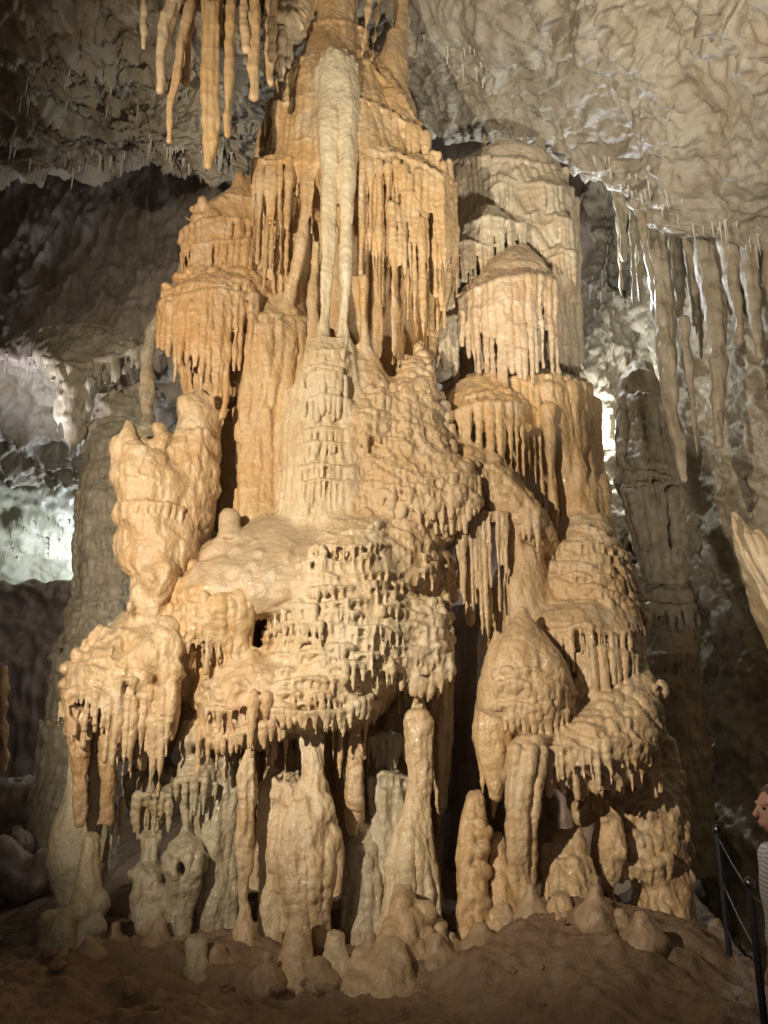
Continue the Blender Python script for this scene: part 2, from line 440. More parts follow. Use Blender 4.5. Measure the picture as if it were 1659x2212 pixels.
def displace(ob, lump, fine, ripple, seed, smooth=0):
    me = ob.data; n = len(me.vertices)
    V = np.empty(n*3, np.float32); me.vertices.foreach_get('co', V); V = V.reshape(-1, 3)
    if smooth:                                # one pass of neighbour averaging
        ne = len(me.edges); E = np.empty(ne*2, np.int32); me.edges.foreach_get('vertices', E); E = E.reshape(-1, 2)
        for _ in range(smooth):
            cnt = np.bincount(E.ravel(), minlength=n).astype(np.float32)
            S = np.stack([np.bincount(E[:, 0], V[E[:, 1], q], n) + np.bincount(E[:, 1], V[E[:, 0], q], n) for q in range(3)], 1)
            V = (V*0.5 + 0.5*S/np.maximum(cnt, 1)[:, None]).astype(np.float32)
        me.vertices.foreach_set('co', V.ravel()); me.update()
    N = np.empty(n*3, np.float32); me.vertex_normals.foreach_get('vector', N); N = N.reshape(-1, 3)
    d = np.zeros(n, np.float32)
    if lump: d = d + lump[0]*fbm(V*lump[1], 2, seed+3)
    if fine: d = d + fine[0]*fbm(V*np.array([fine[1], fine[1], fine[1]*.35], np.float32), 2, seed+7)
    if ripple: d = d + ripple[0]*vnoise(V*np.array([ripple[1], ripple[1], ripple[2]], np.float32), seed+11)
    V = V + N*np.asarray(d, np.float32)[:, None]
    me.vertices.foreach_set('co', V.astype(np.float32).ravel()); me.update()
# ------------------------------------------------------------------ tagging
def tag(o, label=None, cat=None, group=None, kind=None):
    if label: o['label'] = label
    if cat: o['category'] = cat
    if group: o['group'] = group
    if kind: o['kind'] = kind
    return o
def thing(name, label, cat, loc=(0, 0, 0), group=None):
    o = bpy.data.objects.new(name, None); SC.collection.objects.link(o); o.location = (0, 0, 0)
    o.empty_display_size = 0.2
    return tag(o, label, cat, group)
# ------------------------------------------------------------------ materials
COL = {}
def calcite(name, c1, c2, c3, rough=0.42, bump=0.5, scale=1.0, spec=0.5, dust_shade=(0.30, 0.24, 0.17), dust_shade_amt=0.45, streak=0.5, sss=0.0, speck=0.0, grit=1.0, attr=False, coat=0.12):
    m = bpy.data.materials.new(name); m.use_nodes = True; nt = m.node_tree; N = nt.nodes; L = nt.links
    COL[name] = tuple(c1)+tuple(c2)+tuple(c3)
    if attr:
        def at_(n_):
            q = N.new('ShaderNodeAttribute'); q.attribute_name = n_; return q.outputs['Vector']
        c1, c2, c3 = at_('tint_a'), at_('tint_b'), at_('tint_c')
    b = N['Principled BSDF']; g = N.new('ShaderNodeNewGeometry')
    def mp(sx, sy, sz):
        q = N.new('ShaderNodeVectorMath'); q.operation = 'MULTIPLY'; q.inputs[1].default_value = (sx, sy, sz); L.new(g.outputs['Position'], q.inputs[0]); return q.outputs[0]
    def noise(vec, sc, det=4, ro=0.55):
        q = N.new('ShaderNodeTexNoise'); q.inputs['Scale'].default_value = sc; q.inputs['Detail'].default_value = det; q.inputs['Roughness'].default_value = ro
        L.new(vec, q.inputs['Vector']); return q.outputs['Fac']
    def ramp(v, a, bb, lo=0.0, hi=1.0):
        q = N.new('ShaderNodeMapRange'); q.inputs[1].default_value = a; q.inputs[2].default_value = bb; q.inputs[3].default_value = lo; q.inputs[4].default_value = hi; q.clamp = True
        L.new(v, q.inputs[0]); return q.outputs[0]
    def mix(f, a, c):
        q = N.new('ShaderNodeMix'); q.data_type = 'RGBA'
        L.new(f, q.inputs[0])
        for k, v in ((6, a), (7, c)):
            if isinstance(v, tuple): q.inputs[k].default_value = (*v, 1)
            else: L.new(v, q.inputs[k])
        return q.outputs[2]
    P = mp(1, 1, 1)
    col = mix(ramp(noise(P, 1.3*scale, 5), 0.40, 0.62), c1, c2)
    st = ramp(noise(mp(9*scale, 9*scale, 1.0*scale), 1.0, 4), 0.46, 0.70, 0, streak)
    col = mix(st, col, c3)
    if speck:
        col = mix(ramp(noise(P, 5*scale, 6, .7), 0.52, 0.66, 0, speck), col, (0.10, 0.07, 0.05))
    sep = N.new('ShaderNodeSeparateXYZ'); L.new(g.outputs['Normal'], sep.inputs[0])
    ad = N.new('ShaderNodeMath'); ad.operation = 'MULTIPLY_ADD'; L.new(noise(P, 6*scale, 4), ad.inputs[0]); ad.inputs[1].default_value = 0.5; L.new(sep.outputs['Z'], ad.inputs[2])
    col = mix(ramp(ad.outputs[0], 0.65, 1.15, 0, dust_shade_amt), col, dust_shade)  # upward faces greyer: partly dust, partly the tops' weak lighting put into colour
    gr = ramp(noise(P, 70, 3, .7), 0.35, 0.65, 0.0, 0.22); col = mix(gr, col, c3)
    stn = ramp(noise(mp(2.2*scale, 2.2*scale, 1.1*scale), 1.0, 8, .72), 0.55, 0.68, 0, 0.5); col = mix(stn, col, (0.27, 0.17, 0.09))
    if attr: col = mix(ramp(noise(mp(1.1, 1.1, .8), 1.0, 5, .6), 0.53, 0.68, 0, 0.45), col, (0.52, 0.27, 0.10))
    pal = ramp(noise(mp(3.1*scale, 3.1*scale, 1.7*scale), 1.0, 6, .65), 0.54, 0.70, 0, 0.5); col = mix(pal, col, (0.74, 0.64, 0.48) if attr else c1)
    L.new(col, b.inputs['Base Color'])
    b.inputs['Coat Weight'].default_value = coat; b.inputs['Coat Roughness'].default_value = 0.06
    L.new(ramp(noise(P, 8, 3), 0.3, 0.7, rough-0.13, rough+0.16), b.inputs['Roughness'])
    b.inputs['Specular IOR Level'].default_value = spec
    if sss:
        b.inputs['Subsurface Weight'].default_value = sss; b.inputs['Subsurface Radius'].default_value = (0.03, 0.016, 0.008); b.inputs['Subsurface Scale'].default_value = 1.0
    n1 = noise(P, 45, 3, .6); n2 = noise(P, 150*grit, 2, .6)
    q = N.new('ShaderNodeMath'); q.operation = 'MULTIPLY_ADD'; L.new(n2, q.inputs[0]); q.inputs[1].default_value = 0.35; L.new(n1, q.inputs[2])
    bp = N.new('ShaderNodeBump'); bp.inputs['Strength'].default_value = bump; bp.inputs['Distance'].default_value = 0.012
    L.new(q.outputs[0], bp.inputs['Height']); L.new(bp.outputs[0], b.inputs['Normal']); L.new(bp.outputs[0], b.inputs['Coat Normal'])
    return m
def plain(name, col, rough=0.5, metal=0.0, var=0.15):
    m = bpy.data.materials.new(name); m.use_nodes = True; nt = m.node_tree; b = nt.nodes['Principled BSDF']
    n = nt.nodes.new('ShaderNodeTexNoise'); n.inputs['Scale'].default_value = 30
    x = nt.nodes.new('ShaderNodeMix'); x.data_type = 'RGBA'; x.inputs[6].default_value = (*col, 1); x.inputs[7].default_value = (*[c*(1-var) for c in col], 1)
    nt.links.new(n.outputs['Fac'], x.inputs[0]); nt.links.new(x.outputs[2], b.inputs['Base Color'])
    b.inputs['Roughness'].default_value = rough; b.inputs['Metallic'].default_value = metal
    return m
M = {}
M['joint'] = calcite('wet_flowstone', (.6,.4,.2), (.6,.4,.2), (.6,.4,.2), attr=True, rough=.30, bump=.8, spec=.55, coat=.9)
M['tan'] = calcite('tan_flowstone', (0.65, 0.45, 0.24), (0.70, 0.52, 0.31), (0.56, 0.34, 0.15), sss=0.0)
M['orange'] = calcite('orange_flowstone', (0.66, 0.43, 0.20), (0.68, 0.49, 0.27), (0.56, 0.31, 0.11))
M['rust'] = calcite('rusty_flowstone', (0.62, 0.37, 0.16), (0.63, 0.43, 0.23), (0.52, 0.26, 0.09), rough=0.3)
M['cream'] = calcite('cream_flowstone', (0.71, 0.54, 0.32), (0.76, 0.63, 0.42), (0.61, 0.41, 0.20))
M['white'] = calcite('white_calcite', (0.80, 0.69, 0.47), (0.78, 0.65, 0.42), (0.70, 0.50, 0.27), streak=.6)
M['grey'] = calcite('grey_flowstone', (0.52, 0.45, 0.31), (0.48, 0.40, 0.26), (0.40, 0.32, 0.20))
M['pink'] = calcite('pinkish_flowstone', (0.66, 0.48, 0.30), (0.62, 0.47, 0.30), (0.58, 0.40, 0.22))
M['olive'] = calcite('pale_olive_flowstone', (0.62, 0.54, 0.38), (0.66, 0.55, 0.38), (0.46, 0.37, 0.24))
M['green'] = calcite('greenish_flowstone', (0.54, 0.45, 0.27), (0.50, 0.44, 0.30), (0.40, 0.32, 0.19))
M['ceil'] = calcite('ceiling_rock', (0.42, 0.38, 0.29), (0.34, 0.29, 0.20), (0.22, 0.17, 0.13), scale=1.0, streak=.4, dust_shade_amt=0, speck=.6, rough=.42, bump=.9)
M['ceilpale'] = calcite('pale_ceiling_rock', (0.50, 0.45, 0.34), (0.42, 0.37, 0.26), (0.34, 0.28, 0.18), scale=1.0, streak=.3, dust_shade_amt=0, speck=.2, rough=.35, bump=.6)
M['mossy'] = calcite('mossy_ceiling_rock', (0.46, 0.48, 0.37), (0.52, 0.52, 0.45), (0.36, 0.37, 0.26), streak=.3, dust_shade_amt=0, speck=.2, rough=.35)
M['wall'] = calcite('brown_wall_rock', (0.36, 0.27, 0.21), (0.28, 0.20, 0.15), (0.18, 0.12, 0.10), streak=.7, speck=.4, dust_shade_amt=.2)
M['wallmid'] = calcite('mottled_wall_rock', (0.42, 0.36, 0.30), (0.34, 0.27, 0.21), (0.22, 0.16, 0.13), streak=.6, speck=.4, dust_shade_amt=.2)
M['wallpale'] = calcite('pale_wall_rock', (0.46, 0.40, 0.29), (0.38, 0.32, 0.22), (0.26, 0.20, 0.13), streak=.5, speck=.6, dust_shade_amt=.2)
M['floor'] = calcite('cave_floor_rock', (0.28, 0.18, 0.11), (0.34, 0.24, 0.15), (0.20, 0.13, 0.08), scale=1.3, streak=.3, speck=.5, dust_shade_amt=0, rough=.5, bump=.9)
M['floorpale'] = calcite('muddy_calcite', (0.50, 0.36, 0.22), (0.42, 0.30, 0.18), (0.32, 0.21, 0.12), scale=1.3, streak=.3, speck=.4, dust_shade_amt=0, rough=.4)
M['straw'] = calcite('white_straw_calcite', (0.72, 0.68, 0.60), (0.66, 0.60, 0.50), (0.6, 0.52, 0.4), dust_shade_amt=0, rough=.3, bump=.2)
# ================================================================== the great central column
col_t = thing('flowstone_column', 'huge central orange and cream flowstone column of stacked tiers and draperies reaching the ceiling', 'cave column')
# --- upper trunk
b = Body(1)
b.loft([(-160, 680, 775, 7.45), (-60, 686, 770, 7.45), (30, 678, 775, 7.4), (75, 655, 790, 7.35), (105, 630, 812, 7.3), (150, 600, 842, 7.22), (190, 583, 866, 7.15),
        (240, 572, 885, 7.1), (290, 556, 925, 7.05), (330, 548, 952, 7.02), (370, 545, 966, 7.05), (420, 552, 968, 7.2), (450, 575, 955, 7.4), (480, 610, 930, 7.6)], .08)
b.loft([(380, 560, 960, 7.5), (480, 565, 975, 7.6), (560, 575, 980, 7.7), (640, 590, 955, 7.75), (720, 610, 940, 7.8), (820, 610, 940, 7.8)], .06)
b.loft([(60, 835, 868, 7.6), (110, 815, 878, 7.5), (180, 812, 882, 7.4), (250, 830, 905, 7.3), (300, 850, 920, 7.25)], .06)     # orange side pipe
b.loft([(-80, 845, 885, 7.8), (40, 850, 880, 7.8), (90, 845, 880, 7.75), (120, 840, 870, 7.7)], .04)
b.ell(725, 112, 7.22, 48, 26, .22, .05)
# ledge lines of the shoulders
b.curtain([(590, 190), (640, 165), (690, 150)], [(590, 250), (690, 240)], sp=13, r0=7, r1=3, out=.02)
b.curtain([(575, 245), (620, 220), (680, 208)], [(575, 330), (680, 330)], sp=15, r0=8, r1=3, out=.02)
b.curtain([(770, 160), (830, 215), (890, 265), (935, 300)], 95, sp=14, r0=7, r1=4, out=.02)
b.curtain([(775, 225), (830, 262), (890, 295), (945, 325)], 70, sp=14, r0=7, r1=4, out=.02)
b.curtain([(775, 270), (850, 290), (950, 345)], 42, sp=13, r0=7, r1=4, out=.025)
b.curtain([(780, 325), (850, 322), (960, 372)], 45, sp=13, r0=7, r1=4, out=.035)
b.flutes([(120, 640, 695), (180, 590, 690), (250, 572, 690), (340, 550, 690), (440, 556, 690)], 12, 9, out=.015)
b.flutes([(110, 765, 815), (180, 772, 850), (250, 775, 890), (330, 775, 952), (420, 775, 965)], 14, 8, out=.01)
b.curtain([(595, 165), (640, 140), (690, 118)], [(595, 330), (690, 300)], sp=21, r0=13, r1=3, out=.065, k=.01, lip_r=6)
b.curtain([(572, 235), (630, 215), (685, 200)], [(572, 430), (685, 420)], sp=21, r0=13, r1=2, out=.09, k=.01, lip_r=6)
b.curtain([(775, 130), (820, 165), (870, 215)], [(775, 330), (870, 360)], sp=21, r0=13, r1=3, out=.065, k=.01, lip_r=6)
b.curtain([(780, 215), (850, 250), (930, 300)], [(780, 420), (930, 450)], sp=21, r0=13, r1=2, out=.09, k=.01, lip_r=6)
b.curtain([(650, 60), (700, 45), (760, 48), (800, 70)], [(650, 120), (800, 140)], sp=12, r0=7, r1=3, out=.02, k=.02)
b.knobs([(548, 310), (600, 310), (600, 360), (548, 360)], 8, 13, out=0)
b.build('upper_trunk', M['orange'], col_t, fine=(.007, 16))
# --- white drapery
b = Body(2)
b.loft([(106, 702, 750, 7.08, .10), (118, 690, 766, 7.0, .14), (150, 684, 774, 6.95, .15), (200, 684, 776, 6.93, .14), (250, 688, 772, 6.93, .12), (300, 694, 764, 6.95, .08), (350, 706, 752, 7.0, .05), (390, 718, 740, 7.05, .03)], .05)
b.loft([(180, 700, 715, 7.0), (230, 690, 726, 6.93), (300, 689, 730, 6.9), (380, 690, 731, 6.89), (460, 693, 728, 6.89), (540, 695, 721, 6.9), (620, 693, 717, 6.9), (690, 690, 713, 6.9), (750, 682, 716, 6.9)], .03)
b.loft([(160, 742, 758, 7.0), (210, 736, 768, 6.93), (300, 732, 770, 6.9), (380, 732, 769, 6.89), (460, 733, 763, 6.89), (540, 735, 758, 6.9), (620, 735, 754, 6.9), (690, 730, 751, 6.9), (750, 722, 758, 6.9)], .03)
for x, y0, y1, r in [(697, 120, 420, 8), (712, 112, 560, 9), (728, 115, 330, 9), (744, 112, 480, 10), (760, 122, 380, 9), (770, 140, 300, 6), (688, 150, 360, 6), (704, 330, 700, 7), (752, 300, 640, 8), (722, 240, 400, 7)]:
    b.drip(x, y0, y1, r, 4, out=.0, k=.03, n=7, wob=.3, sink=.55)
b.build('white_drapery', M['white'], col_t, fine=(.006, 20), ripple=(.010, 34, 4))
# --- tawny side drapery left of it
b = Body(3)
b.loft([(520, 676, 690, 7.0), (580, 670, 690, 7.0), (650, 665, 688, 6.95), (720, 662, 686, 6.92), (760, 660, 690, 6.9)], .03)
b.drip(681, 215, 500, 8, 2, Y=7.05); b.drip(672, 215, 470, 6, 2, Y=7.08)
b.loft([(300, 652, 676, 7.05), (380, 650, 676, 7.05), (450, 648, 672, 7.05), (520, 640, 662, 7.1), (580, 625, 650, 7.15), (640, 605, 640, 7.2), (690, 590, 630, 7.2)], .04)
b.build('tawny_drapery', M['tan'], col_t)
# --- left curtain of the trunk
b = Body(4)
b.loft([(330, 545, 650, 7.12, .35), (400, 542, 650, 7.15, .35), (480, 552, 650, 7.25, .35), (560, 572, 650, 7.3, .35), (620, 584, 655, 7.35, .35), (700, 590, 660, 7.3, .35), (760, 560, 660, 7.2, .4)], .05)
b.curtain([(548, 345), (600, 350), (660, 322)], [(548, 480), (600, 620), (660, 590)], sp=13, r0=8, r1=2.5, out=.09, k=.014)
b.curtain([(560, 420), (600, 440), (650, 430)], [(570, 600), (650, 620)], sp=15, r0=7, r1=3, out=.05, lip_r=0)
b.flutes([(350, 545, 650), (480, 556, 648), (600, 582, 645), (760, 575, 655)], 9, 8, out=0, wave=3)
b.flutes([(560, 585, 640), (680, 590, 650), (760, 570, 655)], 5, 11, out=.01, wave=4)
b.build('left_curtain', M['orange'], col_t)
# --- right curtain of long stalactites
b = Body(5)
b.bulk.append(Loft([(W(0, 620, 7)[2], 0, 0, 0.001, .001), (W(0, 619, 7)[2], 0, 0, .001, .001)], .1)); b.bulk.pop()
b.loft([(340, 905, 970, 7.25, .4), (420, 915, 984, 7.3, .4), (520, 925, 988, 7.35, .4), (600, 925, 975, 7.4, .4), (680, 925, 950, 7.45, .35), (740, 925, 940, 7.5, .3)], .04)
for x, y0, y1, r, Y in [(782, 335, 600, 9, 6.98), (786, 600, 800, 6, 6.98), (800, 345, 540, 7, 7.0), (806, 380, 580, 5, 7.05), (820, 350, 655, 8, 7.0), (838, 360, 520, 8, 6.98),
                        (848, 440, 785, 11, 6.95), (857, 350, 470, 8, 6.98), (872, 360, 700, 9, 6.98), (884, 380, 600, 8, 7.0), (893, 420, 725, 7, 7.02), (903, 370, 640, 9, 7.02), (911, 470, 745, 11, 7.0), (922, 380, 600, 8, 7.05),
                        (828, 520, 660, 5, 7.1), (868, 600, 730, 4, 7.15), (880, 560, 690, 5, 7.15)]:
    b.drip(x, y0, y1, r, 1.2, Y=Y, n=6, wob=.3)
b.ell(852, 452, 6.95, 17, 22, .09, .05, bulk=False)
b.drip(841, 452, 570, 6, 3, Y=6.97); b.drip(864, 452, 570, 6, 3, Y=6.97); b.drip(851, 530, 780, 12, 1.5, Y=6.97, n=6)
b.curtain([(775, 335), (860, 335), (930, 365), (962, 385)], [(775, 540), (860, 600), (962, 640)], sp=11, r0=7.5, r1=2.5, Y=7.05, k=.018, var=.22)
b.flutes([(345, 780, 962), (430, 782, 966), (520, 790, 960)], 17, 6.5, out=.05, k=.02)
b.curtain([(925, 350), (985, 400)], [(925, 700), (985, 560)], sp=7, r0=7, r1=2.5, out=.05, k=.011)
b.curtain([(935, 400), (985, 450)], [(935, 720), (985, 640)], sp=9, r0=6, r1=2.5, out=.03, k=.011)
b.flutes([(350, 915, 972), (450, 920, 985), (600, 928, 975), (720, 928, 942)], 8, 6, out=.02)
b.flutes([(330, 780, 900), (370, 780, 960), (420, 780, 965)], 14, 8, out=0)
b.loft([(330, 775, 960, 7.15, .3), (380, 778, 965, 7.15, .3), (420, 790, 960, 7.25, .25), (450, 810, 940, 7.4, .15)], .05)
b.micro([(775, 265), (830, 270), (960, 330), (970, 400), (880, 385), (780, 345)], row=20, sp=11, L=16, r0=6, r1=4, arc=.0001, slope=.22, out=.02, warp=3)
b.loft([(600, 776, 794, 7.0), (680, 778, 793, 7.0), (740, 776, 800, 6.98), (800, 780, 840, 6.95), (840, 790, 880, 6.95)], .04)   # flowing foot
b.build('right_curtain', M['orange'], col_t)
# --- left upper lobe
b = Body(6)
b.loft([(375, 515, 560, 7.6), (400, 490, 575, 7.5), (430, 425, 580, 7.35), (450, 400, 585, 7.3), (480, 388, 585, 7.25), (520, 384, 585, 7.25), (560, 392, 585, 7.35), (600, 410, 585, 7.5)], .06)
b.ell(436, 432, 7.3, 9, 14, .09, .04); b.ell(515, 385, 7.5, 14, 30, .12, .04)
b.curtain([(480, 420), (560, 430)], 60, sp=10, r0=5, out=.02)
b.curtain([(395, 490), (470, 470), (580, 480)], [(395, 575), (580, 600)], sp=12, r0=8, r1=4, out=.04, var=.15, k=.02)
b.curtain([(390, 535), (470, 520), (580, 520)], [(395, 575), (580, 590)], sp=11, r0=6, r1=2, out=.05)
b.knobs([(390, 440), (480, 430), (480, 530), (390, 540)], 40, 11, out=0)
b.build('left_lobe', M['rust'], col_t, lump=(.03, 4), fine=(.01, 14))
# --- mushroom under it
b = Body(7)
b.loft([(566, 440, 560, 7.35), (585, 385, 590, 7.2), (605, 358, 600, 7.05), (640, 336, 600, 7.0), (665, 336, 590, 7.05), (690, 345, 585, 7.15), (720, 365, 560, 7.3), (760, 385, 540, 7.4), (800, 400, 520, 7.45), (850, 415, 505, 7.5)], .06)
b.flutes([(650, 340, 560), (720, 362, 545), (790, 388, 515), (850, 405, 500)], 12, 8, out=.03, wave=3)
b.curtain([(338, 655), (400, 640), (470, 625), (560, 640)], [(338, 720), (400, 820), (480, 850), (560, 790)], sp=12, r0=9, r1=4, out=.05, lean=0, var=.2, k=.022)
b.flutes([(660, 345, 550), (740, 372, 540), (850, 405, 505)], 13, 9, out=.07, wave=3, k=.02)
b.drip(480, 640, 850, 10, 5, out=.06); b.drip(497, 640, 900, 7, 4, out=.03)
b.knobs([(340, 600), (440, 570), (570, 580), (580, 640), (340, 650)], 70, 12, out=0, sz=.6)
b.curtain([(345, 635), (420, 612), (500, 620), (560, 600)], 26, sp=12, r0=8, r1=4, out=.05)
b.build('mushroom_lobe', M['rust'], col_t, lump=(.03, 4), fine=(.012, 12))
# --- columns on the left middle
b = Body(8)
b.loft([(640, 540, 655, 7.3), (680, 522, 665, 7.15), (720, 515, 665, 7.1), (780, 512, 662, 7.1), (900, 505, 640, 7.15), (1000, 508, 620, 7.15), (1060, 508, 610, 7.1), (1125, 505, 640, 7.0), (1180, 505, 640, 7.0)], .06)
b.loft([(660, 440, 530, 7.9), (900, 440, 530, 7.95), (1150, 430, 520, 7.95)], .05)
b.flutes([(690, 518, 660), (800, 512, 650), (950, 506, 625), (1120, 508, 605)], 9, 13, out=.02, wave=4)
b.knobs([(525, 670), (660, 670), (660, 720), (520, 720)], 26, 14, sz=.8)
b.curtain([(520, 700), (590, 680), (660, 690)], [(520, 900), (660, 800)], sp=15, r0=9, r1=3, out=.04)
b.flutes([(880, 575, 600), (1100, 580, 595)], 1, 7, out=.06)
b.curtain([(575, 1000), (640, 990)], 70, sp=14, r0=7, r1=3, out=.03)
b.build('fluted_pipes', M['orange'], col_t)
# --- pale tiered front
b = Body(9)
b.loft([(735, 672, 752, 6.88), (755, 655, 775, 6.8), (790, 640, 790, 6.78), (840, 618, 800, 6.78), (900, 606, 800, 6.78), (960, 598, 800, 6.75), (1040, 596, 800, 6.7), (1110, 600, 790, 6.65), (1180, 605, 780, 6.65)], .08)
for lip, L in [([(652, 800), (690, 788), (745, 800)], 60), ([(655, 812), (700, 800), (752, 815)], 40), ([(650, 865), (700, 855), (760, 868)], 38), ([(655, 935), (700, 925), (765, 938)], 45), ([(648, 962), (700, 955), (765, 965)], 30), ([(645, 1012), (700, 1002), (765, 1015)], 60), ([(648, 1045), (700, 1035), (765, 1048)], 60)]:
    b.curtain(lip, L, sp=11, r0=6, r1=3, out=.045, k=.011)
b.curtain([(600, 850), (630, 838), (650, 845)], 70, sp=12, r0=8, r1=4, out=.04)
b.curtain([(598, 1005), (640, 985)], 90, sp=13, r0=8, r1=4, out=.03)
b.curtain([(770, 800), (800, 830), (830, 870)], 80, sp=13, r0=8, r1=4, out=.03)
b.curtain([(760, 920), (800, 930)], 80, sp=13, r0=8, r1=4, out=.03)
b.flutes([(770, 655, 775), (900, 615, 790), (1110, 600, 780)], 15, 7, out=-.01)
b.curtain([(680, 760), (745, 757)], 22, sp=11, r0=6, out=.02)
b.build('pale_tiers', M['cream'], col_t, fine=(.007, 18))
# --- gnarled ridge stepping down to the right
b = Body(10)
b.loft([(735, 905, 912, 7.2), (765, 890, 925, 7.15), (800, 850, 940, 7.0), (850, 800, 948, 6.85), (900, 790, 962, 6.8), (960, 775, 1000, 6.72), (1020, 765, 1035, 6.62), (1060, 765, 1042, 6.58), (1100, 770, 1035, 6.62),
        (1140, 790, 1000, 6.75), (1180, 790, 985, 6.72), (1230, 790, 985, 6.72), (1300, 790, 975, 6.7), (1340, 800, 960, 6.75)], .08)
b.loft([(785, 760, 800, 6.95), (830, 770, 870, 6.85), (880, 740, 860, 6.75), (940, 740, 850, 6.7)], .07)
b.loft([(750, 690, 780, 6.98, .6), (830, 640, 900, 6.95, .7), (900, 620, 955, 6.86, .8), (980, 605, 990, 6.78, .9), (1060, 610, 1000, 6.70, .9), (1130, 640, 990, 6.66, .9), (1200, 700, 980, 6.66, .9)], .15)
b.ell(1000, 1020, 6.75, 45, 30, .2, .06); b.ell(985, 1070, 6.62, 62, 42, .3, .06); b.ell(950, 1010, 6.65, 50, 40, .3, .06)
b.ell(880, 1180, 6.5, 70, 90, .35, .08); b.ell(900, 1230, 6.5, 50, 50, .3, .06)
b.knobs([(800, 830), (900, 770), (945, 830), (1040, 1000), (1040, 1080), (960, 1130), (780, 1000)], 330, 11, out=.0, k=.011)
b.knobs([(860, 770), (905, 742), (925, 780), (945, 860), (850, 860)], 60, 8, out=.01, k=.015)
b.micro([(760, 830), (860, 850), (1000, 1000), (960, 1240), (780, 1240)], row=27, sp=12, L=20, r0=6, r1=3.5, arc=.0006, out=.03, slope=.1, cx=840)
b.curtain([(950, 1105), (990, 1120), (1038, 1075)], 40, sp=10, r0=7, r1=2, out=.03)
b.curtain([(960, 1030), (1040, 1030)], 50, sp=11, r0=7, r1=3, out=.03)
b.curtain([(850, 1235), (900, 1240), (945, 1215)], 45, sp=11, r0=8, r1=2, out=.04)
b.knobs([(930, 1120), (985, 1150), (985, 1290), (930, 1280)], 60, 9)
b.carve(1000, 1160, 6.45, 32, 16, .45)
b.build('gnarled_ridge', M['tan'], col_t, fine=(.012, 16), lump=(.02, 4))
# --- smooth apron
b = Body(11)
b.loft([(1098, 620, 760, 6.95, .6), (1120, 500, 800, 6.8, .8), (1145, 430, 830, 6.6, .9), (1180, 405, 860, 6.42, 1.0), (1220, 370, 880, 6.28, 1.1), (1260, 345, 900, 6.22, 1.1), (1290, 340, 905, 6.22, 1.0), (1320, 350, 880, 6.3, .9), (1350, 380, 860, 6.5, .8)], .12)
b.loft([(1100, 484, 506, 6.72), (1108, 476, 514, 6.7), (1130, 475, 515, 6.68), (1160, 472, 520, 6.6)], .06, bulk=False)
b.ell(760, 1140, 6.6, 70, 40, .3, .12)
b.knobs([(360, 1190), (700, 1150), (640, 1300), (350, 1300)], 60, 9, k=.05, out=-.012)
b.knobs([(360, 1190), (480, 1180), (470, 1300), (350, 1300)], 30, 16, k=.08, out=-.03)
b.build('smooth_apron', M['pink'], col_t, lump=(.03, 1.6), fine=(.003, 16), ripple=None, smooth=2)
# --- broad bulge of small terraces
b = Body(12)
b.loft([(1120, 690, 860, 6.5, .7), (1160, 640, 900, 6.32, .9), (1200, 600, 930, 6.22, 1.0), (1260, 570, 930, 6.12, 1.1), (1320, 560, 950, 6.08, 1.1), (1380, 550, 965, 6.05, 1.1), (1430, 530, 955, 6.02, 1.0),
        (1480, 510, 870, 5.98, .9), (1530, 500, 840, 6.0, .8), (1560, 520, 810, 6.1, .7), (1580, 560, 780, 6.2, .6)], .1)
b.loft([(1290, 840, 960, 6.4), (1340, 830, 978, 6.3), (1400, 835, 980, 6.25), (1450, 845, 978, 6.3), (1490, 870, 955, 6.4)], .06)
b.micro([(610, 1200), (700, 1140), (860, 1120), (930, 1240), (900, 1430), (830, 1500), (800, 1545), (590, 1545), (580, 1400), (640, 1330)], row=27, sp=12.5, L=25, r0=6.5, r1=2.6, arc=.00035, out=.045, cx=760, keep=.72, jit=.6)
b.micro([(830, 1290), (975, 1290), (978, 1440), (930, 1490), (840, 1440)], row=22, sp=11, L=20, r0=7, r1=4, arc=.0004, out=.03)
b.knobs([(830, 1280), (978, 1290), (978, 1450), (900, 1480), (840, 1440)], 120, 9, k=.015)
b.curtain([(840, 1425), (880, 1465), (940, 1475), (975, 1430)], 30, sp=10, r0=8, r1=2.5, out=.05)
b.curtain([(905, 1470), (950, 1470)], [(905, 1510), (950, 1500)], sp=12, r0=7, r1=2, out=.0)
b.curtain([(585, 1535), (660, 1540), (740, 1538), (810, 1500)], [(585, 1572), (740, 1585), (810, 1535)], sp=11, r0=7.5, r1=3, out=.09)
b.curtain([(690, 1175), (740, 1180), (790, 1178)], 40, sp=13, r0=7, r1=3, out=.08)
b.curtain([(620, 1230), (660, 1215), (700, 1200)], [(620, 1290), (700, 1300)], sp=12, r0=7, r1=2, out=.10)
b.curtain([(660, 1190), (690, 1180), (715, 1200)], [(660, 1270), (715, 1290)], sp=16, r0=8, r1=2, out=.12)
b.curtain([(590, 1250), (640, 1245)], 70, sp=12, r0=8, r1=2, out=.06)
b.curtain([(590, 1310), (690, 1310)], 75, sp=17, r0=9, r1=2, out=.09)
b.curtain([(570, 1370), (640, 1340), (700, 1350)], 55, sp=16, r0=9, r1=2, out=.08)
b.build('terraced_bulge', M['cream'], col_t, fine=(.009, 18), lump=(.02, 3))
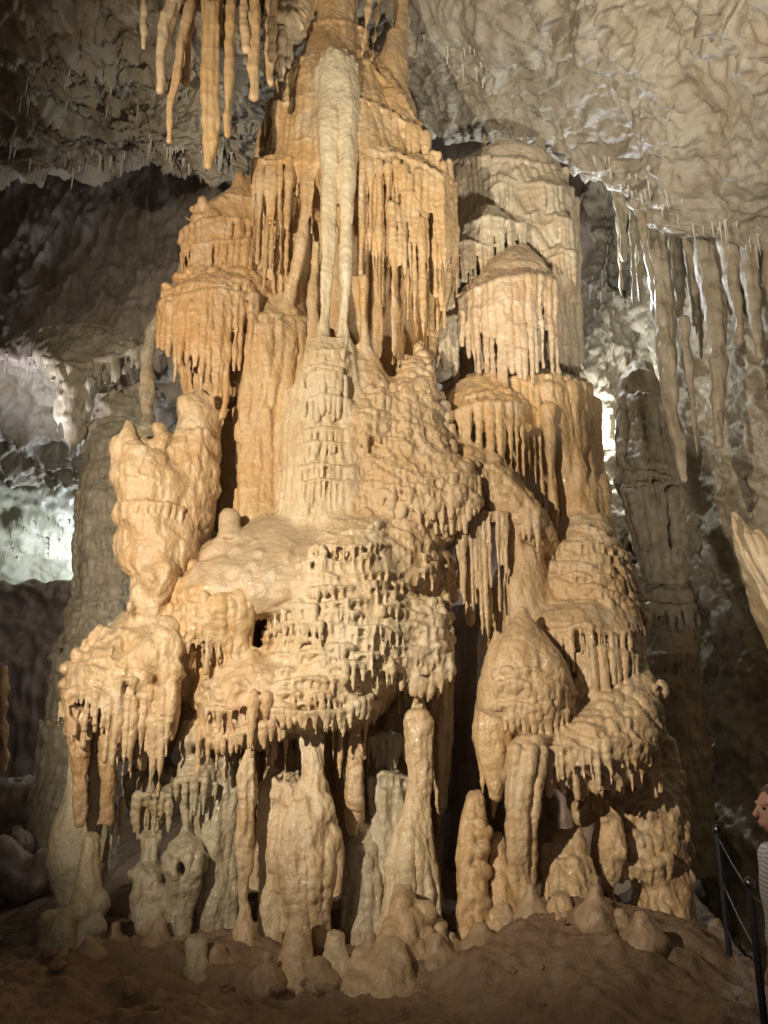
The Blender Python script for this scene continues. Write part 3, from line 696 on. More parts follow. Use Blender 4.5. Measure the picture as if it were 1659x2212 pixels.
# --- fretted wall left of the bulge
b = Body(13)
b.loft([(1225, 390, 620, 6.5, .6), (1270, 352, 620, 6.3, .6), (1320, 348, 620, 6.27, .6), (1400, 368, 620, 6.36, .6), (1460, 395, 600, 6.5, .5), (1520, 400, 560, 6.5, .5)], .08)
b.curtain([(500, 1262), (550, 1245), (600, 1225)], [(500, 1310), (600, 1290)], sp=12, r0=7, r1=2.5, out=.03)
b.curtain([(365, 1310), (450, 1310), (540, 1290), (600, 1270)], [(365, 1420), (450, 1430), (540, 1410), (600, 1400)], sp=12, r0=8, r1=4, out=.04, lip_r=0, k=.02)
b.micro([(350, 1290), (600, 1270), (600, 1440), (400, 1490)], row=33, sp=12, L=40, r0=7, r1=3, out=.05, keep=.95)
b.knobs([(300, 1200), (420, 1220), (430, 1500), (310, 1500)], 90, 10, k=.02)
b.flutes([(1290, 460, 540), (1420, 470, 545)], 6, 12, out=.05)
b.carve(553, 1365, 6.3, 20, 45, .6); b.carve(385, 1400, 6.5, 8, 25, .3)
b.ell(575, 1395, 6.35, 12, 18, .1, .03); b.ell(547, 1425, 6.2, 9, 16, .08, .03)
b.loft([(1180, 300, 430, 6.75, .5), (1260, 290, 430, 6.6, .6), (1340, 290, 430, 6.55, .6), (1420, 300, 440, 6.5, .6), (1500, 320, 450, 6.5, .6), (1560, 340, 440, 6.6, .5)], .12)
b.build('fretted_wall', M['orange'], col_t, fine=(.010, 16))
# --- lower left shelf
b = Body(14)
b.loft([(1405, 500, 640, 6.35, .7), (1440, 440, 690, 6.15, .8), (1480, 415, 720, 6.06, .8), (1530, 408, 720, 6.03, .8), (1570, 413, 700, 6.08, .7), (1600, 430, 620, 6.2, .5), (1620, 450, 560, 6.35, .3)], .10)
b.curtain([(415, 1560), (440, 1590), (500, 1590), (560, 1570), (620, 1560)], [(415, 1600), (500, 1625), (620, 1590)], sp=12, r0=8, r1=3, out=.05)
b.curtain([(440, 1530), (500, 1535), (580, 1500)], [(440, 1570), (580, 1560)], sp=14, r0=8, r1=3, out=.05)
b.drip(452, 1560, 1650, 10, 4, out=.04); b.drip(545, 1500, 1640, 12, 3, out=.08)
for x, y0, y1, r, Y in [(578, 1540, 1665, 9, 6.25), (598, 1545, 1640, 8, 6.35), (618, 1550, 1700, 10, 6.3), (588, 1560, 1720, 7, 6.5), (470, 1590, 1665, 8, 6.2), (490, 1595, 1690, 7, 6.35), (520, 1590, 1650, 7, 6.3), (430, 1580, 1680, 9, 6.3), (735, 1560, 1680, 9, 6.35), (720, 1560, 1640, 7, 6.3), (700, 1560, 1650, 8, 6.25), (790, 1540, 1640, 8, 6.4)]: b.drip(x, y0, y1, r, 2, Y=Y, n=6)
b.knobs([(420, 1480), (600, 1440), (640, 1560), (420, 1590)], 80, 12, sz=.8, k=.014)
b.build('lower_shelf', M['tan'], col_t, fine=(.010, 14), lump=(.025, 3))
# --- recessed core behind the lower columns
b = Body(15)
b.loft([(1480, 430, 960, 7.5, .7), (1600, 420, 960, 7.9, .6), (1800, 430, 960, 8.0, .6), (2000, 420, 960, 7.8, .6), (2080, 400, 960, 7.6, .7)], .1)
b.flutes([(1500, 440, 950), (1800, 440, 950), (2050, 430, 950)], 24, 13, out=.03, wave=4)
b.build('recessed_core', M['tan'], col_t)
# --- curtains in the hollow right of the bulge
b = Body(16)
b.loft([(1370, 935, 985, 6.75, .3), (1450, 930, 985, 6.75, .3), (1540, 925, 982, 6.8, .3), (1620, 928, 976, 6.8, .3), (1700, 938, 968, 6.85, .25), (1760, 945, 958, 6.9, .1)], .04)
b.flutes([(1380, 938, 985), (1550, 930, 980), (1740, 945, 962)], 4, 7, out=.02)
b.curtain([(830, 1440), (900, 1480)], [(830, 1520), (900, 1560)], sp=16, r0=6, r1=2, Y=6.9)
b.build('long_side_drapery', M['tan'], col_t)
# ================================================================== pale fluted pillar right of the column
pil = thing('flowstone_pillar', 'pale fluted flowstone pillar with domed tiers just right of the great orange column', 'cave pillar')
b = Body(21)
b.loft([(300, 975, 1190, 8.35, 1.0), (312, 965, 1225, 8.22, 1.0), (345, 965, 1240, 8.15, 1.0), (400, 980, 1245, 8.1, 1.0), (480, 985, 1246, 8.0, 1.0), (560, 985, 1247, 7.95, 1.0), (680, 970, 1250, 8.0, .9), (760, 960, 1255, 8.0, .9), (840, 960, 1260, 8.0, .9)], .1)
b.curtain([(965, 360), (1010, 345), (1060, 340)], [(965, 560), (1010, 470), (1060, 450)], sp=10, r0=8, r1=4, out=.06, var=.12, k=.02)
b.curtain([(1060, 345), (1130, 350), (1240, 370)], [(1060, 440), (1130, 560), (1240, 700)], sp=13, r0=9, r1=5, out=.015, var=.15, k=.03)
b.curtain([(1140, 585), (1195, 560), (1245, 550)], [(1140, 800), (1245, 800)], sp=13, r0=10, r1=6, out=.05, var=.1, k=.025)
b.curtain([(1135, 470), (1190, 450), (1243, 445)], [(1135, 540), (1243, 540)], sp=13, r0=9, r1=4, out=.05, var=.15, k=.025)
b.flutes([(360, 1060, 1240), (480, 1130, 1243), (560, 1190, 1246), (800, 1195, 1250)], 13, 9, out=0, wave=2)
b.flutes([(360, 975, 1150), (440, 985, 1150), (520, 985, 1140)], 15, 7, out=0)
b.curtain([(1090, 400), (1160, 430), (1235, 450)], 50, sp=14, r0=8, r1=3, out=.03)
b.curtain([(1130, 480), (1190, 500), (1243, 515)], 40, sp=14, r0=8, r1=3, out=.03)
for x, q in ((1046, 5), (1070, 3), (1090, 7), (1133, 5), (1168, 8)): b.loft([(190, x-2*q, x+3*q, 9.2), (250, x-1.6*q, x+2*q, 9.0), (285, x-q, x+q, 8.9), (330, x-1.8*q, x+1.6*q, 8.8)], .06)
for q, (x0, x1, y, Y) in enumerate([(1085, 1243, 400, 7.98), (1150, 1246, 470, 7.88), (1040, 1120, 385, 8.0), (1165, 1248, 540, 7.85)]):
    b.loft([(y-22, x0+35, x1-25, Y+.18, .4), (y-8, x0+12, x1-6, Y+.05, .4), (y+8, x0, x1, Y, .4), (y+40, x0+3, x1, Y+.06, .4), (y+90, x0+14, x1-2, Y+.25, .4)], .05)
    b.curtain([(x0+2, y+8), ((x0+x1)/2, y-4), (x1-3, y+10)], 62, sp=11, r0=8, r1=3.5, out=.03, var=.2, k=.018)
b.build('fluted_crown', M['olive'], pil, fine=(.006, 14))
b = Body(22)
b.loft([(442, 1035, 1075, 8.0), (458, 1005, 1115, 7.8), (480, 995, 1138, 7.72), (500, 1000, 1140, 7.75), (525, 1015, 1135, 7.9), (560, 1025, 1125, 8.05)], .06)
b.curtain([(998, 488), (1060, 468), (1138, 486)], [(998, 570), (1138, 590)], sp=11, r0=8, r1=4, out=.05, var=.15, k=.02)
b.loft([(490, 1000, 1040, 7.9), (508, 978, 1060, 7.75), (530, 970, 1068, 7.7), (555, 975, 1060, 7.8), (590, 985, 1040, 7.95)], .06)
b.curtain([(970, 533), (1015, 520), (1065, 538)], [(970, 620), (1065, 610)], sp=10, r0=7.5, r1=3, out=.05, var=.2, k=.018)
b.loft([(590, 975, 1010, 7.9), (620, 955, 1000, 7.8), (660, 945, 990, 7.8), (760, 945, 985, 7.9), (820, 945, 985, 7.8)], .04)
b.curtain([(945, 690), (990, 685)], [(945, 810), (990, 810)], sp=12, r0=8, r1=4, Y=7.65)
b.flutes([(690, 945, 990), (810, 945, 990)], 5, 8, out=.05)
b.build('small_dome_tiers', M['olive'], pil)
b = Body(23)
b.loft([(530, 1090, 1150, 7.75), (545, 1062, 1180, 7.55), (565, 1040, 1195, 7.42), (590, 1020, 1202, 7.35), (620, 995, 1204, 7.32), (645, 985, 1203, 7.36), (670, 992, 1200, 7.55), (700, 1005, 1196, 7.75), (800, 1010, 1195, 7.85), (840, 1010, 1195, 7.8)], .08)
b.curtain([(985, 655), (1030, 622), (1100, 603), (1160, 598), (1202, 612)], [(985, 730), (1030, 815), (1100, 835), (1202, 835)], sp=12.5, r0=10, r1=4, out=.06, var=.16, k=.024)
b.curtain([(990, 640), (1060, 610), (1200, 600)], [(990, 690), (1200, 700)], sp=10, r0=8, r1=4, out=.04, k=.02)
b.flutes([(600, 1010, 1200), (680, 1000, 1200), (810, 1015, 1200)], 10, 8, out=.0)
b.knobs([(990, 630), (1060, 590), (1090, 620), (1000, 665)], 30, 9)
b.build('main_dome', M['pink'], pil, lump=(.03, 3))
b = Body(24)
b.loft([(790, 950, 1265, 7.6, .8), (805, 942, 1280, 7.45, .9), (830, 940, 1283, 7.42, .9), (900, 960, 1286, 7.5, .8), (980, 1080, 1295, 7.55, .8), (1060, 1170, 1305, 7.55, .7), (1150, 1190, 1312, 7.45, .7), (1210, 1190, 1330, 7.4, .7)], .08)
b.loft([(812, 985, 1080, 7.35), (840, 955, 1130, 7.2), (880, 945, 1155, 7.1), (915, 950, 1165, 7.1), (940, 970, 1162, 7.35), (970, 1010, 1155, 7.55), (1010, 1060, 1150, 7.7)], .07)
b.curtain([(985, 890), (1050, 868), (1110, 872), (1165, 890)], [(985, 960), (1050, 1000), (1110, 1070), (1165, 1110)], sp=11.5, r0=9.5, r1=3, out=.06, k=.024, var=.2)
b.curtain([(1000, 860), (1080, 840), (1150, 870)], 60, sp=12, r0=7, r1=3, out=.02)
b.knobs([(1050, 850), (1160, 870), (1165, 960), (1080, 930)], 60, 9)
for x0, x1, y1, r in [(1183, 1200, 1110, 12)]:
    b.drip(1185, 880, 1150, 16, 5, Y=7.3, n=6)
b.flutes([(830, 1175, 1285), (950, 1195, 1292), (1050, 1208, 1300), (1150, 1215, 1312)], 8, 15, out=.05, wave=2)
b.flutes([(830, 1175, 1285), (1000, 1210, 1296), (1150, 1215, 1312)], 14, 7, out=.07)
b.curtain([(1100, 820), (1180, 812), (1280, 825)], [(1100, 870), (1180, 930), (1280, 960)], sp=12, r0=9, r1=3, out=.06)
b.curtain([(1205, 1110), (1310, 1130)], 60, sp=15, r0=9, r1=4, out=.05)
b.build('lower_fluted_skirt', M['orange'], pil)
# ================================================================== cascade at lower right
mound = thing('flowstone_cascade', 'tan flowstone cascade with domes and hollows at the lower right of the great column', 'flowstone')
b = Body(31)
b.loft([(930, 960, 1010, 7.2), (970, 955, 1070, 7.05), (1010, 970, 1115, 6.95), (1060, 1010, 1150, 6.9), (1110, 1080, 1185, 6.88), (1150, 1112, 1205, 6.95), (1200, 1130, 1220, 7.15), (1240, 1145, 1210, 7.4)], .08)
b.curtain([(960, 1000), (1010, 990), (1070, 1010), (1120, 1060), (1160, 1110)], [(960, 1080), (1070, 1110), (1160, 1200)], sp=12, r0=9, r1=3, out=.03)
b.curtain([(1040, 1080), (1090, 1100), (1135, 1150)], [(1040, 1180), (1135, 1240)], sp=13, r0=9, r1=3, out=.0)
b.curtain([(985, 1130), (1040, 1110), (1100, 1110)], [(985, 1300), (1040, 1340), (1100, 1260)], sp=11, r0=8, r1=3, Y=6.85)
b.knobs([(960, 970), (1060, 980), (1150, 1080), (1180, 1150), (1120, 1130), (980, 1050)], 110, 10)
for x, y0, y1, r in [(1010, 1160, 1345, 13), (1042, 1140, 1290, 12), (1052, 1250, 1420, 10), (1028, 1180, 1300, 8), (992, 1150, 1260, 8), (1078, 1130, 1220, 10), (1100, 1130, 1330, 13)]:
    b.drip(x, y0, y1, r, 3 if x != 1010 else 10, Y=6.95, n=6)
b.loft([(1120, 1125, 1150, 7.2), (1180, 1105, 1175, 6.95), (1250, 1090, 1180, 6.85), (1330, 1100, 1170, 6.85), (1400, 1110, 1170, 6.85)], .05)
b.build('overhanging_drapery', M['tan'], mound)
b = Body(32)
b.loft([(1110, 1210, 1320, 7.25, .5), (1150, 1180, 1335, 7.05, .7), (1200, 1160, 1360, 6.9, .8), (1260, 1150, 1380, 6.78, .9), (1330, 1150, 1393, 6.7, .9), (1400, 1200, 1398, 6.65, .9), (1450, 1220, 1398, 6.65, .8), (1500, 1230, 1400, 6.65, .8)], .08)
b.micro([(1190, 1140), (1320, 1120), (1390, 1280), (1395, 1440), (1260, 1440), (1160, 1300), (1150, 1230)], row=26, sp=12, L=26, r0=7, r1=3.5, arc=.0003, out=.04, slope=.18, cx=1240)
b.knobs([(1300, 1150), (1360, 1200), (1395, 1330), (1395, 1450), (1300, 1400), (1280, 1250)], 170, 9, k=.015)
b.curtain([(1130, 1240), (1190, 1215), (1260, 1225)], 45, sp=12, r0=8, r1=3, out=.05)
b.curtain([(1210, 1180), (1290, 1170), (1350, 1200)], 45, sp=12, r0=7, r1=3, out=.06)
b.loft([(1300, 1200, 1330, 6.75), (1318, 1150, 1372, 6.6), (1345, 1130, 1390, 6.5), (1400, 1180, 1394, 6.5), (1450, 1240, 1392, 6.55), (1490, 1280, 1380, 6.65)], .06)
b.curtain([(1180, 1370), (1260, 1350), (1330, 1370), (1390, 1360)], [(1180, 1420), (1260, 1460), (1330, 1500), (1390, 1470)], sp=12, r0=8, r1=3, out=.05)
b.curtain([(1240, 1420), (1300, 1400), (1380, 1420)], [(1240, 1480), (1300, 1490), (1380, 1490)], sp=12, r0=8, r1=3, out=.05)
b.build('terraced_slope', M['tan'], mound, fine=(.010, 16), lump=(.02, 4))
b = Body(33)
b.loft([(1312, 1123, 1134, 6.45), (1330, 1112, 1146, 6.4), (1355, 1095, 1168, 6.32), (1390, 1070, 1195, 6.22), (1430, 1052, 1228, 6.15), (1480, 1040, 1248, 6.12), (1530, 1036, 1245, 6.15), (1560, 1050, 1225, 6.25), (1585, 1090, 1190, 6.35)], .05)
b.loft([(1364, 1067, 1078, 6.4), (1385, 1060, 1086, 6.38), (1430, 1050, 1095, 6.3), (1480, 1045, 1110, 6.3)], .04)
b.curtain([(1100, 1540), (1160, 1555), (1230, 1535)], [(1100, 1580), (1160, 1600), (1230, 1560)], sp=11, r0=8, r1=2.5, out=.05)
b.micro([(1080, 1400), (1210, 1410), (1245, 1500), (1220, 1560), (1060, 1540)], row=30, sp=13, L=18, r0=6, r1=4, arc=.0005, out=.012, keep=.6)
b.knobs([(1180, 1420), (1245, 1470), (1235, 1550), (1150, 1560)], 50, 9)
b.loft([(1480, 1190, 1290, 6.55, .5), (1540, 1180, 1300, 6.5, .5), (1600, 1150, 1290, 6.45, .5)], .12)
b.build('peaked_dome', M['tan'], mound, fine=(.007, 16), lump=(.02, 5))
b = Body(34)
b.loft([(1500, 1040, 1110, 6.5), (1540, 1030, 1108, 6.4), (1600, 1030, 1106, 6.38), (1650, 1042, 1098, 6.4), (1690, 1050, 1085, 6.42), (1730, 1058, 1074, 6.45), (1768, 1063, 1067, 6.47)], .04)
b.flutes([(1540, 1034, 1104), (1640, 1042, 1098), (1720, 1060, 1075)], 5, 8, out=.02)
b.drip(1040, 1600, 1720, 8, 3, Y=6.42); b.drip(1095, 1560, 1680, 8, 2, Y=6.42)
b.loft([(1210, 1080, 1200, 7.2, .5), (1300, 1050, 1290, 6.95, .6), (1400, 1040, 1330, 6.8, .6), (1520, 1040, 1400, 6.72, .6), (1620, 1060, 1425, 6.72, .6), (1670, 1120, 1435, 6.8, .5), (1700, 1250, 1440, 6.85, .4)], .15)
b.build('hanging_drapery', M['orange'], mound)
b = Body(35)
b.loft([(1445, 1360, 1400, 6.65), (1465, 1335, 1418, 6.5), (1495, 1290, 1428, 6.42), (1530, 1225, 1433, 6.3), (1570, 1150, 1434, 6.15), (1590, 1120, 1434, 6.1), (1620, 1105, 1430, 6.05), (1650, 1110, 1415, 6.1), (1675, 1150, 1400, 6.2), (1700, 1210, 1385, 6.35)], .07)
b.loft([(1592, 1120, 1190, 6.05), (1620, 1102, 1185, 6.0), (1680, 1096, 1172, 6.0), (1740, 1093, 1166, 6.02), (1790, 1095, 1164, 6.05), (1840, 1104, 1156, 6.1), (1890, 1110, 1150, 6.15), (1940, 1112, 1155, 6.15), (1975, 1095, 1170, 6.1)], .06)
b.curtain([(1165, 1665), (1230, 1680), (1290, 1690), (1390, 1660)], [(1165, 1700), (1290, 1730), (1390, 1690)], sp=11, r0=9, r1=4, out=.05)
b.curtain([(1180, 1620), (1250, 1610), (1300, 1640)], 60, sp=14, r0=9, r1=4, out=.03)
b.micro([(1230, 1540), (1430, 1510), (1430, 1640), (1380, 1680), (1200, 1670)], row=28, sp=12, L=28, r0=8, r1=4, arc=.0002, out=.03, slope=.1)
b.knobs([(1300, 1500), (1430, 1480), (1430, 1650), (1330, 1690), (1280, 1600)], 190, 10, k=.018)
b.flutes([(1620, 1110, 1180), (1750, 1098, 1162), (1940, 1116, 1150)], 4, 11, out=0)
b.build('canopy_with_leg', M['tan'], mound, fine=(.009, 16), lump=(.02, 5))
b = Body(36)
b.loft([(1600, 1395, 1460, 7.0), (1640, 1360, 1474, 6.9), (1700, 1340, 1478, 6.75), (1760, 1300, 1484, 6.6), (1840, 1292, 1490, 6.5), (1920, 1300, 1500, 6.45), (1990, 1330, 1515, 6.4), (2060, 1360, 1530, 6.3), (2120, 1370, 1560, 6.2)], .08)
b.loft([(1735, 1308, 1322, 6.45), (1770, 1298, 1338, 6.38), (1830, 1290, 1350, 6.33), (1890, 1296, 1345, 6.35), (1950, 1308, 1338, 6.4), (2000, 1325, 1345, 6.4)], .05)
b.curtain([(1340, 1860), (1400, 1880), (1450, 1850)], 50, sp=13, r0=10, r1=5, out=.06)
b.knobs([(1330, 1740), (1470, 1660), (1490, 1850), (1490, 1990), (1400, 1980), (1340, 1850)], 210, 14, k=.025)
b.micro([(1330, 1750), (1460, 1740), (1480, 1880), (1340, 1880)], row=32, sp=14, L=34, r0=10, r1=6, out=.04, keep=.8)
b.carve(1388, 1950, 6.35, 34, 46, .5); b.carve(1245, 1730, 6.6, 40, 38, .5); b.carve(1335, 1925, 6.45, 16, 20, .3)
b.ell(1290, 1720, 6.85, 60, 45, .3, .05); b.knobs([(1240, 1690), (1350, 1690), (1350, 1800), (1250, 1770)], 40, 11)
b.loft([(1985, 1415, 1450, 6.3), (2010, 1400, 1470, 6.25), (2060, 1395, 1475, 6.2), (2110, 1390, 1490, 6.15)], .04)
b.loft([(1560, 1260, 1440, 6.9, .6), (1640, 1240, 1455, 6.9, .6), (1720, 1290, 1470, 6.85, .6), (1780, 1310, 1470, 6.8, .6)], .12)
b.build('craggy_mass', M['tan'], mound, fine=(.014, 10), lump=(.03, 5))
# dim cave wall inside the hollows of the cascade
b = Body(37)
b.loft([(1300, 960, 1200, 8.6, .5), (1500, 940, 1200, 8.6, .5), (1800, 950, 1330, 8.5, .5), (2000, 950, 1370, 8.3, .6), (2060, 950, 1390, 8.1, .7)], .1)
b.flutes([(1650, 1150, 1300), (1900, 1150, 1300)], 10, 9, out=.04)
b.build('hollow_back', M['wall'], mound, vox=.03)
# ================================================================== antler pillar on the left
ant = thing('knobbly_pillar', 'knobbly orange pillar with blunt horns left of the great column above the smooth apron', 'cave pillar')
b = Body(41)
b.loft([(835, 415, 445, 7.05, .1), (850, 398, 465, 6.95, .15), (880, 388, 474, 6.85, .2), (920, 372, 475, 6.8, .25), (960, 350, 473, 6.75, .3), (1010, 340, 468, 6.7, .3), (1080, 330, 458, 6.65, .35), (1140, 320, 442, 6.6, .35), (1180, 310, 420, 6.55, .35), (1240, 300, 390, 6.5, .35), (1300, 305, 375, 6.5, .3), (1345, 320, 380, 6.5, .25)], .07)
b.loft([(905, 268, 286, 6.7, .06), (915, 263, 292, 6.66, .09), (945, 260, 300, 6.6, .14), (975, 259, 340, 6.55, .2), (1020, 256, 380, 6.5, .28), (1060, 252, 400, 6.5, .3), (1095, 255, 400, 6.5, .32), (1130, 270, 400, 6.48, .32), (1170, 285, 400, 6.45, .32), (1220, 300, 380, 6.42, .3), (1270, 300, 370, 6.42, .28), (1310, 310, 365, 6.45, .2), (1350, 325, 350, 6.5, .1)], .07)
b.ell(338, 920, 6.7, 16, 18, .1, .05); b.ell(350, 945, 6.65, 20, 25, .12, .06); b.ell(400, 870, 6.85, 25, 30, .12, .05)
b.ell(330, 1245, 6.32, 30, 28, .2, .05); b.ell(278, 1310, 6.35, 14, 22, .12, .04)
b.knobs([(255, 960), (460, 950), (450, 1100), (400, 1250), (300, 1330), (258, 1110)], 190, 17, k=.05, out=-.02, sz=1.3)
b.curtain([(262, 1010), (330, 1000), (400, 1010)], 45, sp=16, r0=9, r1=4, out=.02)
b.curtain([(280, 1190), (340, 1180), (400, 1170)], 70, sp=15, r0=10, r1=4, out=.02)
b.flutes([(930, 380, 470), (1100, 350, 455)], 5, 11, out=-.01)
b.knobs([(255, 960), (460, 950), (450, 1100), (400, 1250), (300, 1330), (258, 1110)], 220, 9, k=.02, out=.0)
b.micro([(262, 1000), (400, 990), (420, 1130), (300, 1290), (262, 1120)], row=44, sp=14, L=30, r0=7, r1=4, out=.015, keep=.5)
b.curtain([(262, 1090), (320, 1085), (400, 1100)], 35, sp=15, r0=9, r1=4, out=.05)
b.build('knobbly_body', M['tan'], ant, fine=(.010, 14), lump=(.03, 4))
b = Body(42)
b.loft([(560, 385, 420, 8.3), (640, 355, 395, 8.2), (710, 312, 347, 8.1), (760, 300, 333, 8.0), (830, 301, 330, 7.9), (890, 304, 334, 7.7), (920, 296, 340, 7.4), (960, 290, 345, 7.1)], .05)
b.build('slender_neck', M['grey'], ant)
# ================================================================== left canopy with red legs
can = thing('flowstone_canopy', 'rounded flowstone canopy on rusty legs at lower left, its fringe over a dark hollow', 'flowstone')
b = Body(51)
b.loft([(1318, 262, 360, 6.75, .4), (1340, 232, 400, 6.5, .6), (1370, 200, 412, 6.32, .7), (1410, 168, 412, 6.2, .75), (1450, 142, 405, 6.12, .75), (1490, 126, 398, 6.08, .7), (1515, 121, 388, 6.12, .6), (1540, 126, 380, 6.25, .5), (1580, 150, 372, 6.4, .4), (1640, 160, 360, 6.6, .3)], .10)
b.loft([(1335, 340, 365, 6.3), (1370, 345, 385, 6.2), (1450, 345, 392, 6.15), (1540, 350, 385, 6.2), (1600, 345, 372, 6.25)], .05)
b.ell(320, 1415, 6.12, 50, 45, .3, .12); b.carve(250, 1390, 6.05, 14, 22, .14, .05); b.carve(170, 1535, 6.1, 30, 26, .4, .05)
b.curtain([(125, 1520), (160, 1500), (210, 1490), (240, 1510)], [(125, 1570), (240, 1590)], sp=11, r0=8, r1=4, out=.04)
b.curtain([(235, 1500), (290, 1510), (350, 1500), (382, 1470)], [(235, 1640), (290, 1660), (350, 1690), (382, 1600)], sp=11, r0=8, r1=3, out=.03, var=.4)
b.curtain([(240, 1540), (370, 1530)], [(240, 1620), (370, 1640)], sp=14, r0=9, r1=3, out=-.06)
b.micro([(150, 1440), (380, 1430), (384, 1530), (130, 1530)], row=34, sp=13, L=40, r0=7, r1=3, out=.03, keep=.7)
b.drip(332, 1560, 1705, 18, 5, Y=6.2, n=6); b.drip(258, 1560, 1660, 14, 4, Y=6.2)
b.knobs([(130, 1450), (200, 1360), (400, 1340), (400, 1500), (130, 1510)], 150, 10, k=.03, out=-.008)
b.curtain([(150, 1440), (230, 1420), (330, 1460)], 45, sp=13, r0=7, r1=3, out=.015)
b.build('canopy_cap', M['tan'], can, fine=(.010, 14), lump=(.03, 4))
b = Body(52)
b.loft([(1490, 125, 185, 6.2), (1550, 130, 188, 6.2), (1610, 143, 188, 6.22), (1680, 152, 184, 6.25), (1740, 158, 180, 6.28), (1790, 164, 178, 6.3)], .03)
b.flutes([(1500, 128, 182), (1640, 150, 186), (1780, 163, 178)], 4, 7, out=.02)
b.build('leg', M['rust'], can, fine=(.012, 14), label='rusty leg of three fused streaks at the outer end of the canopy')
b = Body(53)
b.loft([(1480, 195, 262, 6.2), (1540, 208, 254, 6.2), (1620, 213, 250, 6.22), (1700, 213, 248, 6.25), (1760, 208, 246, 6.28), (1785, 205, 240, 6.3)], .03)
b.build('leg', M['rust'], can, fine=(.012, 14), label='thick smooth rusty leg under the canopy')
b = Body(54)
b.loft([(1560, 160, 215, 6.65), (1640, 148, 205, 6.6), (1720, 132, 212, 6.52), (1800, 108, 220, 6.45), (1870, 98, 215, 6.4), (1930, 110, 215, 6.4), (2000, 125, 215, 6.35), (2040, 120, 210, 6.3)], .07)
b.loft([(1640, 190, 210, 6.5), (1800, 175, 235, 6.5), (1900, 165, 225, 6.5)], .05)
for x, y0, y1, r in [(205, 1560, 1760, 10), (228, 1760, 1860, 8), (246, 1740, 1850, 6), (262, 1730, 1830, 6), (180, 1760, 1860, 10)]: b.drip(x, y0, y1, r, 3, Y=6.5)
b.build('back_slab', M['green'], can)
# ================================================================== columns, stalactites and stalagmites in the lower hollow
def single(kind, label, cat, mat, rows, seed, group=None, k=.05, fl=0, flr=8, extra=None, **kw):
    b = Body(seed); b.loft(rows, k)
    if fl: b.flutes([(r[0], r[1]+2, r[2]-2) for r in rows[1:]], fl, flr, out=.0, wave=2)
    if extra: extra(b)
    kw.setdefault('fine', (.012, 16)); kw.setdefault('lump', (.028, 6)); kw.setdefault('ripple', (.010, 30, 3))
    o = b.build(kind, M[mat], None, **kw)
    return tag(o, label, cat, group)
def ex(b):
    b.knobs([(620, 1740), (715, 1750), (722, 1900), (610, 1900)], 60, 14, k=.03, sz=1.5); b.flutes([(1740, 560, 650), (2050, 562, 615)], 6, 10, out=.02); b.flutes([(1850, 600, 715), (2040, 625, 705)], 7, 10, out=.03)
    b.loft([(1670, 575, 650, 6.4), (1700, 558, 656, 6.3), (1760, 553, 656, 6.25), (1850, 555, 640, 6.25), (1950, 558, 620, 6.25), (2040, 560, 612, 6.2), (2100, 555, 612, 6.15)], .06)
    b.knobs([(560, 1690), (650, 1690), (650, 1740), (560, 1740)], 16, 14)
    b.drip(608, 1760, 1890, 12, 4, Y=6.15)
single('cave_column', 'broad pale column with a bulging middle standing beneath the terraced bulge', 'cave column', 'cream',
       [(1540, 628, 700, 6.3), (1580, 636, 695, 6.25), (1640, 648, 694, 6.22), (1700, 654, 704, 6.2), (1740, 630, 712, 6.1), (1790, 610, 716, 6.05), (1850, 602, 722, 6.02), (1900, 606, 730, 6.02), (1960, 618, 720, 6.05), (2020, 634, 708, 6.08), (2080, 640, 700, 6.05)], 61, fl=5, extra=ex)
single('stalactite', 'slim spindle shaped stalactite whose tip touches a small stalagmite, left of the broad pale column', 'stalactite', 'tan',
       [(1560, 536, 548, 6.15), (1620, 528, 552, 6.12), (1650, 518, 556, 6.1), (1690, 508, 560, 6.08), (1740, 510, 556, 6.08), (1800, 512, 548, 6.1), (1860, 513, 544, 6.1), (1900, 516, 536, 6.12), (1935, 520, 530, 6.12), (1965, 522, 526, 6.12)], 62, fl=3, flr=9)
single('stalagmite', 'small cone stalagmite directly below the spindle shaped stalactite', 'stalagmite', 'tan', [(1958, 520, 530, 6.1), (1980, 508, 540, 6.05), (2020, 500, 545, 6.0), (2070, 492, 548, 5.95), (2110, 485, 552, 5.9)], 63)
def ex(b):
    b.drip(758, 1740, 1800, 10, 3, Y=6.5); b.drip(776, 1740, 1790, 8, 3, Y=6.5); b.flutes([(1640, 752, 780), (1740, 760, 776)], 3, 7)
single('stalactite', 'short fat stalactite with forked tip between the broad pale column and the grey pipes', 'stalactite', 'tan', [(1560, 756, 778, 6.45), (1620, 750, 784, 6.4), (1680, 747, 784, 6.4), (1720, 750, 780, 6.42), (1760, 758, 774, 6.45), (1800, 763, 769, 6.45)], 64, extra=ex)
single('cave_column', 'smooth pale column flaring at its foot at the right end of the lower hollow', 'cave column', 'cream',
       [(1500, 893, 915, 6.5), (1540, 884, 922, 6.45), (1580, 876, 930, 6.4), (1640, 880, 934, 6.4), (1700, 884, 928, 6.4), (1760, 872, 930, 6.38), (1820, 850, 936, 6.32), (1880, 838, 948, 6.25), (1940, 832, 960, 6.2), (2000, 825, 965, 6.15)], 65, fl=6, flr=12, extra=lambda b: b.curtain([(878, 1560), (930, 1560)], 60, sp=12, r0=8, r1=4, out=.03))
